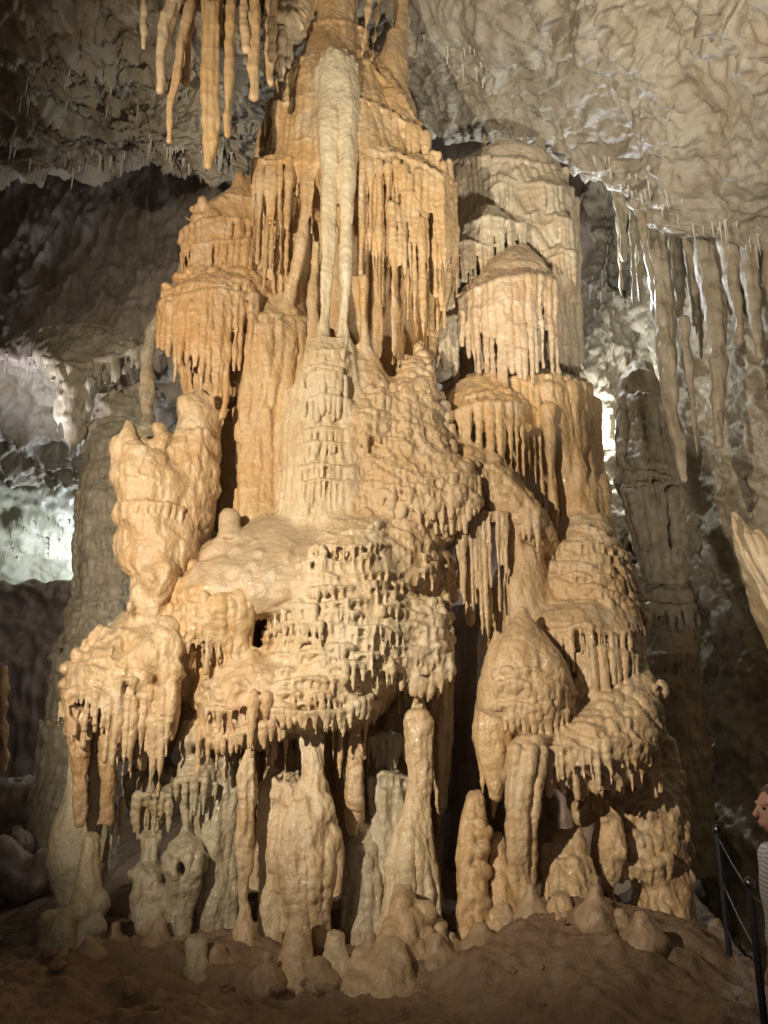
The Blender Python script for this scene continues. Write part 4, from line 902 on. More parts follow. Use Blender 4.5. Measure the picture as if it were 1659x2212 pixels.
def ex(b):
    b.curtain([(800, 1685), (840, 1672), (885, 1685)], [(800, 1760), (885, 1770)], sp=14, r0=8, r1=3, out=.04)
    b.loft([(1780, 765, 800, 6.55), (1830, 750, 815, 6.5), (1900, 740, 825, 6.45), (1970, 735, 830, 6.4), (2040, 728, 835, 6.35)], .05)
    b.flutes([(1830, 750, 815), (1920, 740, 825), (2040, 730, 832)], 8, 10, out=.03); b.flutes([(1700, 800, 880), (1900, 815, 850)], 6, 10, out=.02); b.curtain([(785, 1600), (830, 1590), (880, 1600)], [(785, 1650), (830, 1670), (880, 1660)], sp=12, r0=8, r1=2, Y=6.75)
single('cave_column', 'grey fused column with a rounded cap beside the smooth pale flaring column', 'cave column', 'grey', [(1668, 815, 868, 6.65), (1685, 800, 885, 6.58), (1740, 795, 882, 6.58), (1820, 800, 870, 6.55), (1900, 806, 860, 6.5), (2000, 800, 870, 6.45)], 66, extra=ex)
def ex(b):
    b.ell(410, 1600, 6.35, 34, 34, .15, .04, bulk=True); b.carve(412, 1622, 6.25, 9, 10, .3, .02)
    b.loft([(1640, 400, 455, 6.4), (1655, 382, 472, 6.32), (1685, 378, 472, 6.32), (1710, 385, 465, 6.4), (1740, 395, 460, 6.5)], .05)
    b.curtain([(380, 1690), (420, 1680), (470, 1695)], [(380, 1760), (470, 1770)], sp=12, r0=8, r1=3, out=.03)
    b.loft([(1700, 388, 418, 6.4), (1750, 390, 412, 6.4), (1800, 390, 404, 6.4), (1830, 388, 408, 6.4)], .04)
    b.loft([(1800, 385, 412, 6.35), (1825, 360, 432, 6.25), (1860, 345, 442, 6.18), (1885, 343, 440, 6.18), (1905, 352, 425, 6.22), (1950, 356, 412, 6.25), (2000, 356, 408, 6.25), (2080, 360, 400, 6.2)], .05)
    b.carve(380, 1890, 6.0, 10, 14, .3, .03); b.flutes([(1850, 348, 438), (1905, 356, 420), (2060, 360, 400)], 4, 11, out=.01)
single('cave_column', 'slender column of stacked bulbs with a round brown knob halfway up, in the lower left hollow', 'cave column', 'green', [(1560, 395, 430, 6.4), (1600, 388, 440, 6.4), (1650, 390, 450, 6.4), (1690, 395, 450, 6.42)], 67, extra=ex)
def ex(b):
    b.flutes([(1650, 430, 500), (1800, 430, 500), (2040, 430, 500)], 7, 11, out=.04, wave=5); b.knobs([(425, 1700), (500, 1700), (505, 1900), (425, 1900)], 40, 13)
    b.drip(447, 1700, 1850, 9, 3, out=.1); b.drip(490, 1650, 1880, 9, 3, out=.1); b.drip(468, 1800, 1950, 8, 3, out=.1)
single('cave_column', 'greenish ribbed column between the bulb column and the spindle shaped stalactite', 'cave column', 'green', [(1620, 440, 510, 6.6), (1660, 430, 512, 6.5), (1740, 432, 505, 6.5), (1840, 435, 500, 6.5), (1940, 430, 500, 6.45), (2040, 428, 510, 6.4), (2090, 420, 520, 6.3)], 68, extra=ex)
single('cave_column', 'stubby knotted column leaning on the bulb column at the edge of the dark hollow', 'cave column', 'green', [(1640, 300, 360, 6.7), (1660, 280, 372, 6.65), (1700, 270, 370, 6.6), (1740, 290, 365, 6.6), (1790, 305, 350, 6.6), (1810, 300, 350, 6.5), (1860, 300, 345, 6.45), (1890, 285, 345, 6.35), (1940, 280, 350, 6.3), (1990, 285, 355, 6.25), (2040, 300, 360, 6.2)], 69,
       extra=lambda b: (b.curtain([(285, 1720), (370, 1720)], 90, sp=13, r0=8, r1=3, out=.05), b.knobs([(270, 1660), (370, 1660), (370, 1740), (275, 1740)], 30, 13), b.knobs([(285, 1880), (350, 1880), (350, 2020), (285, 2020)], 30, 13)))
for i, (lab, mat, rows) in enumerate([
    ('tall rounded stalagmite leaning right at the far left below the canopy', 'green', [(1795, 185, 208, 6.15), (1808, 176, 216, 6.1), (1840, 168, 218, 6.05), (1890, 162, 216, 6.0), (1940, 156, 214, 5.95), (1980, 150, 212, 5.9), (2020, 140, 210, 5.85)]),
    ('rough crumbling stalagmite at lower left in front of the tall rounded one', 'green', [(1970, 108, 140, 5.85), (1985, 98, 148, 5.8), (2020, 92, 150, 5.75), (2060, 80, 150, 5.7), (2110, 60, 155, 5.6)]),
    ('smooth conical stalagmite in front of the broad pale column', 'tan', [(1976, 636, 658, 5.75), (1990, 626, 668, 5.7), (2020, 618, 672, 5.65), (2060, 608, 674, 5.6), (2110, 595, 680, 5.5)]),
    ('pale cream rounded stub right of the smooth conical stalagmite', 'cream', [(2010, 713, 733, 5.75), (2022, 704, 744, 5.7), (2045, 699, 749, 5.68), (2080, 694, 754, 5.6)]),
    ('brown rounded stub below the greenish ribbed column', 'green', [(2022, 412, 436, 5.75), (2035, 403, 445, 5.7), (2070, 400, 448, 5.65), (2120, 396, 452, 5.55)]),
    ('peaked stalagmite with side knobs at the foot of the smooth pale flaring column', 'tan', [(1920, 858, 884, 5.95), (1940, 850, 894, 5.88), (1975, 845, 915, 5.82), (2010, 838, 928, 5.76), (2060, 815, 940, 5.65)]),
    ('tall orange stalagmite post standing in the gap left of the cascade', 'orange', [(1710, 1018, 1038, 6.3), (1725, 1010, 1046, 6.25), (1780, 1000, 1050, 6.2), (1850, 990, 1052, 6.12), (1900, 988, 1054, 6.08), (1960, 990, 1056, 6.02), (2030, 985, 1060, 5.95)]),
    ('short pointed stalagmite between the orange post and the thick canopy leg', 'orange', [(1800, 1064, 1078, 6.35), (1815, 1060, 1086, 6.3), (1860, 1060, 1096, 6.22), (1910, 1062, 1108, 6.12), (1960, 1062, 1120, 6.05), (2000, 1055, 1130, 5.95)]),
    ('twin peaked stalagmite standing in the hollow under the right canopy', 'tan', [(1795, 1212, 1232, 6.45), (1815, 1200, 1262, 6.38), (1850, 1190, 1276, 6.3), (1900, 1180, 1290, 6.2), (1960, 1172, 1302, 6.1), (2010, 1165, 1315, 6.0)]),
    ('low rounded stub in front of the twin peaked stalagmite', 'tan', [(1928, 1202, 1226, 5.9), (1938, 1190, 1238, 5.87), (1960, 1182, 1246, 5.83), (1995, 1178, 1252, 5.75)]),
    ('small double stub low in the middle of the floor edge', 'tan', [(2030, 838, 858, 5.6), (2045, 826, 870, 5.55), (2065, 815, 880, 5.5), (2100, 800, 890, 5.4)]),
    ('little knob stalagmite left of the peaked stalagmite with side knobs', 'tan', [(2055, 770, 800, 5.6), (2070, 760, 812, 5.55), (2095, 752, 822, 5.5), (2120, 745, 830, 5.4)]),
]):
    e = None
    if i == 1: e = lambda b: b.knobs([(90, 1980), (150, 1980), (155, 2090), (70, 2090)], 34, 14)
    if i == 0: e = lambda b: b.knobs([(160, 1940), (215, 1940), (212, 2010), (150, 2010)], 14, 13)
    if i == 5: e = lambda b: (b.ell(905, 1985, 5.8, 22, 20, .12, .05), b.ell(955, 2010, 5.8, 16, 14, .1, .03), b.ell(958, 2040, 5.75, 15, 14, .1, .03), b.knobs([(850, 1960), (930, 1960), (935, 2050), (820, 2050)], 20, 14))
    if i == 8: e = lambda b: (b.loft([(1788, 1240, 1254, 6.42), (1810, 1234, 1264, 6.38), (1860, 1228, 1276, 6.3), (1920, 1230, 1290, 6.2)], .05), b.flutes([(1860, 1195, 1275), (2000, 1180, 1310)], 8, 10, out=.0), b.ell(1188, 1870, 6.4, 12, 40, .1, .04))
    if i == 6: e = lambda b: b.knobs([(1005, 1750), (1045, 1750), (1052, 2000), (992, 2000)], 70, 10, k=.02)
    single('stalagmite', lab, 'stalagmite', mat, rows, 80+i, group='stalagmites at the foot of the great column', extra=e, lump=(.02, 7), fine=(.008, 16))

resolve_joint(VOX); DONE.append(1)
# ================================================================== rock sheets: ceiling, walls
def cr(P, t):
    n = len(P); i = np.clip(np.floor(t).astype(int), 0, n-2); f = (t - i)
    f = f.reshape(f.shape + (1,)*(P.ndim-1))
    p0, p1, p2, p3 = P[np.maximum(i-1, 0)], P[i], P[i+1], P[np.minimum(i+2, n-1)]
    return 0.5*((2*p1) + (-p0+p2)*f + (2*p0-5*p1+4*p2-p3)*f*f + (-p0+3*p1-3*p2+p3)*f**3)
class Sheet:
    def __init__(s, name, ctrl, res, mat, kind='structure', disp=(), label=None, cat=None, seed=0, flip=False):
        P = np.array(ctrl, float)                     # rows x cols x 3
        nr, nc = P.shape[:2]
        L1 = np.linalg.norm(np.diff(P, axis=0), axis=2).mean(1).sum(); L2 = np.linalg.norm(np.diff(P, axis=1), axis=2).mean(0).sum()
        a, c = int(L1/res)+2, int(L2/res)+2
        Q = cr(P, np.linspace(0, nr-1, a)); Q = cr(Q.transpose(1, 0, 2), np.linspace(0, nc-1, c)).transpose(1, 0, 2)
        du = np.gradient(Q, axis=0); dv = np.gradient(Q, axis=1); N = np.cross(du, dv); N /= np.linalg.norm(N, axis=2)[..., None] + 1e-9
        C = CAM - Q; sgn = np.sign((N*C).sum(2).mean()); N = N*sgn
        V = Q.reshape(-1, 3); Nn = N.reshape(-1, 3); d = np.zeros(len(V))
        for f in disp: d = d + f(V)
        V = V + Nn*d[:, None]
        idx = np.arange(a*c).reshape(a, c)
        q = np.stack([idx[:-1, :-1].ravel(), idx[:-1, 1:].ravel(), idx[1:, 1:].ravel(), idx[1:, :-1].ravel()], 1)
        if sgn > 0: q = q[:, ::-1]
        s.ob = make_mesh(name, V, q, mat); tag(s.ob, label, cat, None, kind)
        s.V = V
        v = V - CAM; dep = v[:, 1]*cP + v[:, 2]*sP
        s.px = CX + F*v[:, 0]/dep; s.py = CY - F*(-v[:, 1]*sP + v[:, 2]*cP)/dep; s.dep = dep
    def at(s, px, py, tol=22):
        r = (s.px-px)**2 + (s.py-py)**2; r = np.where(s.dep > 0, r, 1e9)
        near = np.flatnonzero(r < max(tol**2, r.min()*1.5 + 1))
        return s.V[near[s.dep[near].argmin()]]
def gnarl(a, f, octs=4, seed=0, sx=1, sy=1, sz=1, g=.55):
    S = np.array([sx, sy, sz])*f
    return lambda V: a*fbm(V*S, octs, seed, g)
def ridged(a, f, seed=0, sx=1, sy=1, sz=1, octs=3):
    S = np.array([sx, sy, sz])*f
    def q(V):
        r = 0; A = a
        for o in range(octs): r = r + A*(1 - 2*np.abs(vnoise(V*S*(2.1**o) + 9.1*o, seed+o))); A *= .5
        return r
    return q
cols = [-700, -250, 0, 150, 290, 420, 500, 580, 700, 880, 1000, 1120, 1250, 1350, 1450, 1560, 1680, 1900, 2400]
lipy = [340, 350, 362, 382, 352, 372, 372, 325, 290, 285, 292, 296, 360, 415, 478, 535, 560, 620, 700]
lipY = [9.5, 9.2, 9.0, 9.0, 9.2, 9.0, 9.0, 9.3, 9.8, 9.8, 9.6, 9.3, 9.0, 8.7, 8.3, 8.0, 7.8, 7.4, 7.0]
topY = [6.0, 6.2, 6.4, 6.5, 6.6, 6.7, 6.9, 7.6, 8.3, 8.3, 7.8, 7.2, 6.5, 6.1, 5.7, 5.3, 5.0, 4.7, 4.4]
rows = []
lip = [W(x, y, Y) for x, y, Y in zip(cols, lipy, lipY)]
rows.append([W(x, -1500, T*.40) for x, T in zip(cols, topY)])
rows.append([W(x, -900, T*.55) for x, T in zip(cols, topY)])
rows.append([W(x, -350, T*.84) for x, T in zip(cols, topY)])
rows.append([W(x, 0, T) for x, T in zip(cols, topY)])
rows.append([W(x, y*.5, (T+Y)/2-.05) for x, y, Y, T in zip(cols, lipy, lipY, topY)])
rows.append([W(x, y*.85, Y-.35) for x, y, Y in zip(cols, lipy, lipY)])
rows.append(lip)
rows.append([p + np.array([0, .3, .35]) for p in lip])
rows.append([p + np.array([0, .9, 1.3]) for p in lip])
rows.append([p + np.array([0, 4.0, 5.0]) for p in lip])
def side(V): return 1/(1 + np.exp(-(V[:, 0]-0.5)*2))          # 0 on the left, 1 on the right
def cdisp(V):
    wv = V + .35*np.stack([fbm(V*1.1, 2, 401), fbm(V*1.1, 2, 402), fbm(V*1.1, 2, 403)], 1)
    S = side(V); mask = np.clip(.65 + .9*fbm(V*.7, 2, 405), .15, 1.5)
    r = ridged(.16, 1.6, 5, 1, 1, 1, 4)(wv)*(1 - S) + ridged(.07, 1.1, 25, 1.0, 1.0, 1.0, 3)(wv)*S
    q = np.stack([(wv[:, 0]+wv[:, 2])*3.4, (wv[:, 0]-wv[:, 2])*1.1 + wv[:, 1]*1.6, wv[:, 1]*2.2], 1)
    s2 = S*mask*.10*(np.abs(vnoise(q, 77))*2 - .8)
    s3 = S*mask*.06*(1 - 2*np.abs(vnoise(q*2.3, 79)))
    s4 = (.45 + .65*(1-S))*.07*fbm(wv*7, 4, 91, .6)
    bed = .10*np.tanh(4*vnoise(np.stack([wv[:, 0]*.35, wv[:, 1]*.5 + wv[:, 2]*1.2, wv[:, 0]*.2], 1), 95))
    return r + s2 + s3 + s4 + bed
ceiling = Sheet('cave_ceiling', rows, .03, M['ceil'], disp=[gnarl(.12, .6, 2, 1), cdisp])
# back wall on the left, brown and fluted
xs = [-900, -300, 0, 150, 300, 450, 620, 800]
lob = [800, 790, 782, 800, 800, 720, 700, 700]
r = [[W(x, 150, 13.5) for x in xs], [W(x, 380, 12.6) for x in xs], [W(x, 540, 12.2) for x in xs], [W(x, 660, 11.6) for x in xs],
     [W(x, y-30, 11.0) for x, y in zip(xs, lob)], [W(x, y, 11.1) for x, y in zip(xs, lob)], [W(x, y-5, 11.5) for x, y in zip(xs, lob)], [W(x, y-20, 13) for x, y in zip(xs, lob)]]
lwall = Sheet('cave_wall', r, .05, M['wallmid'], disp=[gnarl(.16, .9, 3, 31, 1, 1, .35), ridged(.11, 1.6, 33, 1.5, 1, .25, 4), gnarl(.03, 8, 2, 35, 1, 1, .5)])
# lower ceiling of the chamber at the left
r = [[W(x, y-45, 11.6) for x, y in zip(xs, lob)], [W(x, 830, 12.0) for x in xs], [W(x, 930, 13.0) for x in xs], [W(x, 1020, 14.2) for x in xs], [W(x, 1045, 14.8) for x in xs], [W(x, 1040, 15.2) for x in xs]]
Sheet('cave_ceiling', r, .06, M['ceil'], disp=[gnarl(.3, .8, 4, 41), ridged(.14, 1.6, 42, octs=4), gnarl(.05, 7, 3, 43)])
r = [[W(x, 960, 15.0) for x in xs], [W(x, 1060, 15.5) for x in xs], [W(x, 1150, 17.0) for x in xs], [W(x, 1225, 19.0) for x in xs], [W(x, 1262, 20.0) for x in xs], [W(x, 1330, 20.2) for x in xs], [W(x, 1400, 20) for x in xs]]
chamber = Sheet('cave_ceiling', r, .07, M['mossy'], disp=[gnarl(.18, .9, 3, 51), ridged(.05, 3.0, 52, octs=4)])
Sheet('cave_wall', [[W(x, p, Y) for x in xs] for p, Y in ((1290, 15.6), (1268, 15.2), (1272, 15.0), (1330, 14.8), (1420, 14.4), (1600, 14.2), (1900, 14.0), (2050, 14))], .07, M['wall'], disp=[gnarl(.10, 1.1, 3, 56), ridged(.07, 2.6, 57, octs=4)])
# right wall
xs = [1120, 1240, 1300, 1345, 1390, 1430, 1520, 1620, 1750, 2100, 2600]
def rY(x): return 14.5 if x < 1300 else (13.6 if x < 1400 else 11.6 - 2.6*min(max((x-1430)/400, 0), 1.6))
r = [[W(x, p, rY(x)+d) for x in xs] for p, d in ((150, 1.2), (400, .6), (600, .2), (800, 0), (1000, -.1), (1200, 0), (1400, .1), (1700, .0), (2100, -.6), (2500, -1.6))]
rwall = Sheet('cave_wall', r, .038, M['wallpale'], disp=[gnarl(.32, .8, 3, 61, 1, 1, .5), ridged(.16, 1.7, 62, 1, 1, .5, 4), gnarl(.07, 6, 4, 63, 1, 1, .7)])
# the wall far behind everything, seen in the gaps
Sheet('cave_wall', [[W(x, p, 14.5) for x in (300, 700, 1100, 1500)] for p in (100, 700, 1300, 1900)], .2, M['wall'], disp=[gnarl(.3, .6, 3, 71)])
# ------------------------------------------------------------------ floor
def floor_z(x, y):
    z = -0.20 + 0.35*np.exp(-(((x-1.45)/.80)**2 + ((y-5.8)/1.0)**2)) + .22*np.exp(-(((x+2.2)/.5)**2 + ((y-5.2)/.6)**2))
    e = 2.25 + 0.20*(y-4.5) - .9*np.clip((4.6-y)/.4, 0, 1); t = np.clip((x - e)/.75, 0, 1); z = z - 2.4*t*t*(3-2*t)
    l = np.clip((-x - 2.7)/1.2, 0, 1); z = z - .25*l
    return z - .02*np.clip(4.5-y, 0, 3)
nx, ny = 420, 470
gx = np.concatenate([np.linspace(-14, -3.6, 50)[:-1], np.linspace(-3.6, 4.0, 320), np.linspace(4.0, 12, 52)[1:]]); gy = np.concatenate([np.linspace(-3, 3.6, 40)[:-1], np.linspace(3.6, 7.4, 200), np.linspace(7.4, 30, 120)[1:]])
GX, GY = np.meshgrid(gx, gy, indexing='ij'); Z = floor_z(GX, GY)
V = np.stack([GX.ravel(), GY.ravel(), Z.ravel()], 1)
V[:, 2] += .07*fbm(V*1.8, 3, 101) + .045*fbm(V*np.array([4, 6, 4]), 5, 103, .62) - .012*np.abs(vnoise(V*14, 105))
idx = np.arange(V.shape[0]).reshape(GX.shape)
q = np.stack([idx[:-1, :-1].ravel(), idx[1:, :-1].ravel(), idx[1:, 1:].ravel(), idx[:-1, 1:].ravel()], 1)
tag(make_mesh('cave_floor', V, q, M['floor']), kind='structure')
# ================================================================== formations of the surroundings
def single2(kind, label, cat, mat, rows, seed, group=None, vox=.02, **kw): return single(kind, label, cat, mat, rows, seed, group, vox=vox, **kw)
def ex(b):
    b.flutes([(1060, 168, 280), (1280, 160, 285)], 12, 9, out=.03, wave=3); b.micro([(140, 1300), (270, 1300), (200, 1500), (85, 1500)], row=45, sp=12, L=45, r0=7, r1=3, out=.04)
    b.curtain([(150, 1310), (260, 1300)], 60, sp=11, r0=7, out=.06); b.curtain([(120, 1400), (200, 1390)], 80, sp=11, r0=7, out=.06); b.curtain([(85, 1560), (170, 1560)], 100, sp=11, r0=7, out=.06)
single2('cave_pillar', 'shadowed fluted pillar at the left, its outer edge rimmed with white light', 'cave pillar', 'wallpale',
        [(900, 190, 330, 10.4), (960, 175, 310, 10.2), (1040, 166, 285, 10.1), (1160, 161, 288, 10.0), (1270, 158, 290, 9.95), (1285, 148, 290, 9.8), (1320, 138, 280, 9.6), (1370, 128, 270, 9.5), (1400, 114, 260, 9.4), (1500, 100, 250, 9.3), (1555, 95, 240, 9.3), (1575, 78, 230, 9.1), (1680, 75, 220, 9.1), (1700, 60, 230, 9.0), (1900, 40, 240, 8.8)], 200, extra=ex)
def ex(b):
    b.curtain([(95, 775), (150, 790), (250, 775), (320, 740)], [(95, 800), (150, 860), (250, 830), (320, 770)], sp=13, r0=9, r1=1, Y=10.5); b.drip(196, 820, 900, 12, 1, Y=10.4); b.drip(128, 880, 935, 9, 1, Y=10.5); b.drip(158, 900, 985, 14, 1, Y=10.4)
    b.flutes([(800, 122, 205), (900, 130, 182)], 7, 8, out=.0, wave=5)
single2('stalactite_mass', 'white grey hanging stalactite mass with ragged tips at the left', 'stalactite', 'wallpale',
        [(700, 20, 330, 11.0, .5), (745, 60, 320, 10.7, .5), (785, 100, 270, 10.5, .5), (815, 115, 215, 10.4), (860, 124, 196, 10.4), (900, 132, 180, 10.4), (940, 140, 170, 10.4), (965, 148, 160, 10.4)], 201, extra=ex, k=.08, lump=(.06, 3), fine=(.03, 8))
single2('stalactite_mass', 'greenish lobe of hanging rock with a lit spiky hem beside the white stalactite mass', 'stalactite', 'wallpale',
        [(820, 230, 330, 11.2, .4), (860, 200, 330, 11.0, .4), (910, 175, 310, 10.8, .4), (950, 165, 270, 10.7, .3), (970, 180, 240, 10.75, .2)], 202, extra=lambda b: b.curtain([(165, 940), (215, 965), (260, 935), (300, 900)], 30, sp=11, r0=7, r1=1, Y=10.7, var=.5), lump=(.06, 4), fine=(.03, 8))
def ex(b):
    b.flutes([(1050, 1345, 1475), (1150, 1365, 1478), (1255, 1398, 1480)], 10, 9, out=.09); b.flutes([(850, 1342, 1436), (1000, 1338, 1470)], 8, 8, out=.03)
    b.curtain([(1345, 830), (1365, 805), (1395, 800), (1410, 810)], 50, sp=9, r0=6, out=.05); b.micro([(1345, 960), (1475, 960), (1475, 1050), (1345, 1050)], row=22, sp=14, L=12, r0=6, out=.03)
    b.curtain([(1390, 1310), (1510, 1310)], 60, sp=11, r0=8, out=.07); b.curtain([(1385, 1420), (1500, 1410)], 80, sp=11, r0=8, out=.07)
single2('cave_pillar', 'dim banded pillar with a fluted waist against the right hand wall', 'cave pillar', 'wallpale',
        [(780, 1362, 405+1000, 10.3), (800, 1345, 1418, 10.1), (850, 1338, 1440, 10.0), (960, 1337, 1468, 9.9), (1030, 1335, 1480, 9.8), (1060, 1350, 1478, 9.9), (1150, 1375, 1478, 9.95), (1250, 1398, 1482, 9.95), (1275, 1390, 1500, 9.8), (1380, 1395, 1515, 9.75), (1480, 1385, 1520, 9.6), (1600, 1400, 1540, 9.6), (1900, 1400, 1560, 9.6)], 203, extra=ex)
# hanging draperies at the top left and the big stalactites
big = [
    ('thick blunt amber stalactite, the widest of those hanging left of the column', [(-90, 432, 480, 6.35), (0, 436, 474, 6.3), (120, 435, 472, 6.28), (220, 433, 470, 6.27), (232, 432, 472, 6.27), (300, 437, 472, 6.28), (335, 442, 466, 6.3), (358, 447, 453, 6.32)], 'orange', 7),
    ('slim amber stalactite just right of the thick blunt one', [(-90, 484, 512, 6.4), (0, 486, 510, 6.36), (100, 486, 506, 6.35), (200, 486, 503, 6.35), (260, 487, 497, 6.36), (292, 489, 492, 6.36)], 'orange', 3),
    ('brown stalactite with a nipple tip nearest to the column trunk', [(-90, 533, 562, 6.5), (0, 535, 560, 6.46), (100, 538, 558, 6.45), (180, 540, 557, 6.45), (197, 544, 553, 6.46), (210, 547, 549, 6.46)], 'orange', 3),
    ('short thin stalactite between the slim and the brown ones', [(-90, 518, 532, 6.4), (0, 520, 531, 6.4), (60, 523, 532, 6.4), (106, 529, 531, 6.4)], 'tan', 2),
    ('bent yellowish stalactite with a long needle tip', [(-90, 396, 428, 6.3), (0, 398, 420, 6.3), (90, 384, 402, 6.28), (170, 369, 388, 6.26), (205, 360, 376, 6.25), (240, 363, 371, 6.25), (305, 366, 369, 6.25)], 'tan', 3),
    ('thin stalactite behind the bent yellowish one', [(-90, 412, 432, 6.5), (0, 412, 426, 6.5), (100, 400, 411, 6.5), (180, 399, 403, 6.5)], 'tan', 2),
    ('pale stalactite with a blunt tip below a curved drapery', [(-90, 360, 396, 6.15), (0, 357, 390, 6.15), (50, 345, 372, 6.15), (110, 343, 360, 6.15), (180, 343, 354, 6.16), (197, 346, 350, 6.16)], 'cream', 3),
    ('slender pale spike farthest from the column in the upper stalactite group', [(-90, 300, 330, 6.1), (0, 305, 320, 6.1), (50, 308, 316, 6.1), (103, 310, 313, 6.1)], 'cream', 2),
    ('thin amber stalactite squeezed between the thick blunt one and its slim neighbour', [(-90, 470, 486, 6.5), (0, 472, 482, 6.5), (70, 474, 480, 6.5)], 'orange', 0),
    ('yellow stalactite fused to the upper edge of the column trunk', [(-20, 568, 600, 7.0), (40, 570, 598, 6.98), (100, 574, 594, 6.98), (150, 576, 590, 7.0), (178, 580, 586, 7.0)], 'tan', 3),
]
for i, (lab, rr, mat, fl) in enumerate(big):
    single('stalactite', lab, 'stalactite', mat, rr, 300+i, group='large stalactites hanging left of the column trunk', fl=fl, flr=6, lump=(.012, 5), fine=(.006, 18), ripple=(.01, 22, 2))
def ex(b):
    b.curtain([(572, 38), (610, 28), (665, 22)], [(572, 62), (665, 60)], sp=9, r0=5, r1=1, out=.03); b.drip(610, 60, 165, 13, 8, Y=7.2); b.drip(625, 90, 140, 8, 5, Y=7.2); b.knobs([(575, 40), (660, 20), (660, 60), (580, 70)], 24, 9)
single('stalactite_mass', 'small pale fringed ledge hanging beside the top of the trunk', 'stalactite', 'cream', [(-30, 570, 690, 7.4, .2), (10, 575, 670, 7.3, .2), (40, 575, 660, 7.2, .2), (65, 582, 650, 7.3, .15)], 320, extra=ex)
for i, (lab, rr) in enumerate([
    ('curved thin stalactite touching the top right of the trunk', [(-90, 790, 806, 7.2), (0, 793, 803, 7.2), (60, 785, 793, 7.2), (120, 778, 783, 7.2)]),
    ('second thin stalactite right of the trunk, behind the curved one', [(-90, 812, 826, 7.4), (0, 812, 822, 7.4), (70, 806, 813, 7.4), (130, 800, 804, 7.4)])]):
    single('stalactite', lab, 'stalactite', 'tan', rr, 330+i)
# stalactites under the right ceiling
rs = [
    ('long crooked stalactite pair hanging in front of the dim banded pillar', [(360, 1360, 1420, 9.0), (470, 1385, 1440, 8.8), (580, 1400, 1452, 8.65), (690, 1415, 1465, 8.6), (740, 1420, 1462, 8.6), (800, 1425, 1462, 8.55), (880, 1436, 1466, 8.55), (940, 1452, 1480, 8.55), (1000, 1466, 1482, 8.55), (1035, 1474, 1478, 8.55)], lambda b: (b.drip(1478, 690, 985, 12, 2, Y=8.7, n=7), b.drip(1450, 750, 960, 8, 2, Y=8.5))),
    ('broad fang stalactite near the right edge of the ceiling', [(500, 1600, 1650, 7.9), (560, 1602, 1642, 7.9), (640, 1612, 1645, 7.9), (720, 1626, 1645, 7.9), (768, 1640, 1644, 7.9)], None),
    ('leaning fang stalactite left of the broad fang', [(500, 1555, 1605, 8.2), (560, 1562, 1606, 8.2), (640, 1575, 1602, 8.2), (700, 1590, 1602, 8.2), (735, 1596, 1599, 8.2)], None),
    ('thick fused stalactite curtain under the sloping ceiling', [(480, 1500, 1560, 8.6), (540, 1503, 1560, 8.6), (620, 1515, 1570, 8.55), (700, 1530, 1570, 8.5), (800, 1540, 1568, 8.5), (900, 1543, 1560, 8.5), (960, 1550, 1554, 8.5)], lambda b: b.flutes([(520, 1506, 1556), (700, 1532, 1568), (880, 1545, 1558)], 4, 8)),
    ('cone stalactite with a lit edge beside the sloping ceiling lip', [(400, 1360, 1410, 8.5), (425, 1368, 1400, 8.5), (470, 1380, 1396, 8.5), (530, 1388, 1393, 8.5)], None),
    ('cream stalactite dangling below the lit niche', [(470, 1390, 1425, 9.3), (520, 1400, 1423, 9.3), (590, 1411, 1426, 9.3), (632, 1421, 1425, 9.3)], None),
    ('grey blunt stalactite in the shade of the sloping ceiling', [(480, 1435, 1480, 9.4), (540, 1440, 1475, 9.4), (600, 1452, 1474, 9.4), (680, 1462, 1470, 9.4), (720, 1468, 1470, 9.4)], None),
    ('forked grey stalactite left of the thick fused curtain', [(500, 1478, 1512, 9.2), (560, 1482, 1512, 9.2), (640, 1490, 1508, 9.2), (700, 1497, 1502, 9.2)], lambda b: b.drip(1485, 520, 640, 10, 2, Y=9.2)),
    ('narrow amber stalactite right of the lit niche', [(430, 1325, 1350, 9.8), (480, 1335, 1350, 9.8), (540, 1343, 1350, 9.8), (560, 1347, 1349, 9.8)], None),
    ('stalactite clipped by the right edge below the broad fang', [(480, 1650, 1700, 7.7), (600, 1655, 1695, 7.7), (720, 1668, 1690, 7.7), (780, 1680, 1684, 7.7)], None),
]
for i, (lab, rr, e) in enumerate(rs):
    q = rr[0]; rr = [(q[0]-120, q[1]-14, q[2]+10, q[3]+.25), (q[0]-50, q[1]-6, q[2]+5, q[3]+.1)] + rr if i else rr
    single2('stalactite', lab, 'stalactite', 'wallpale', rr, 350+i, group='stalactites under the right ceiling', extra=e, vox=.018, lump=(.02, 4), fine=(.008, 14), fl=3, flr=6)
RR = random.Random(91)
for i in range(16):
    x = 1345 + i*19 + RR.uniform(-8, 8); y = 500 + RR.uniform(-30, 60) + (i*4); L = RR.uniform(70, 230); w_ = RR.uniform(5, 12); Y = 9.7 - i*.07 + RR.uniform(-.3, .5); lean = RR.uniform(-2, 6)
    single2('stalactite', 'grey pointed stalactite in the dense row behind the larger ones under the right ceiling', 'stalactite', 'wallpale',
            [(y-130, x-w_*1.6, x+w_*1.8, Y+.3), (y, x-w_, x+w_, Y), (y+L*.4, x-w_*.7+lean*.4, x+w_*.7+lean*.4, Y), (y+L*.8, x-w_*.35+lean*.8, x+w_*.35+lean*.8, Y), (y+L, x-1+lean, x+1+lean, Y)], 700+i, group='grey stalactites in the row behind', lump=(.02, 4), fine=(.008, 14))
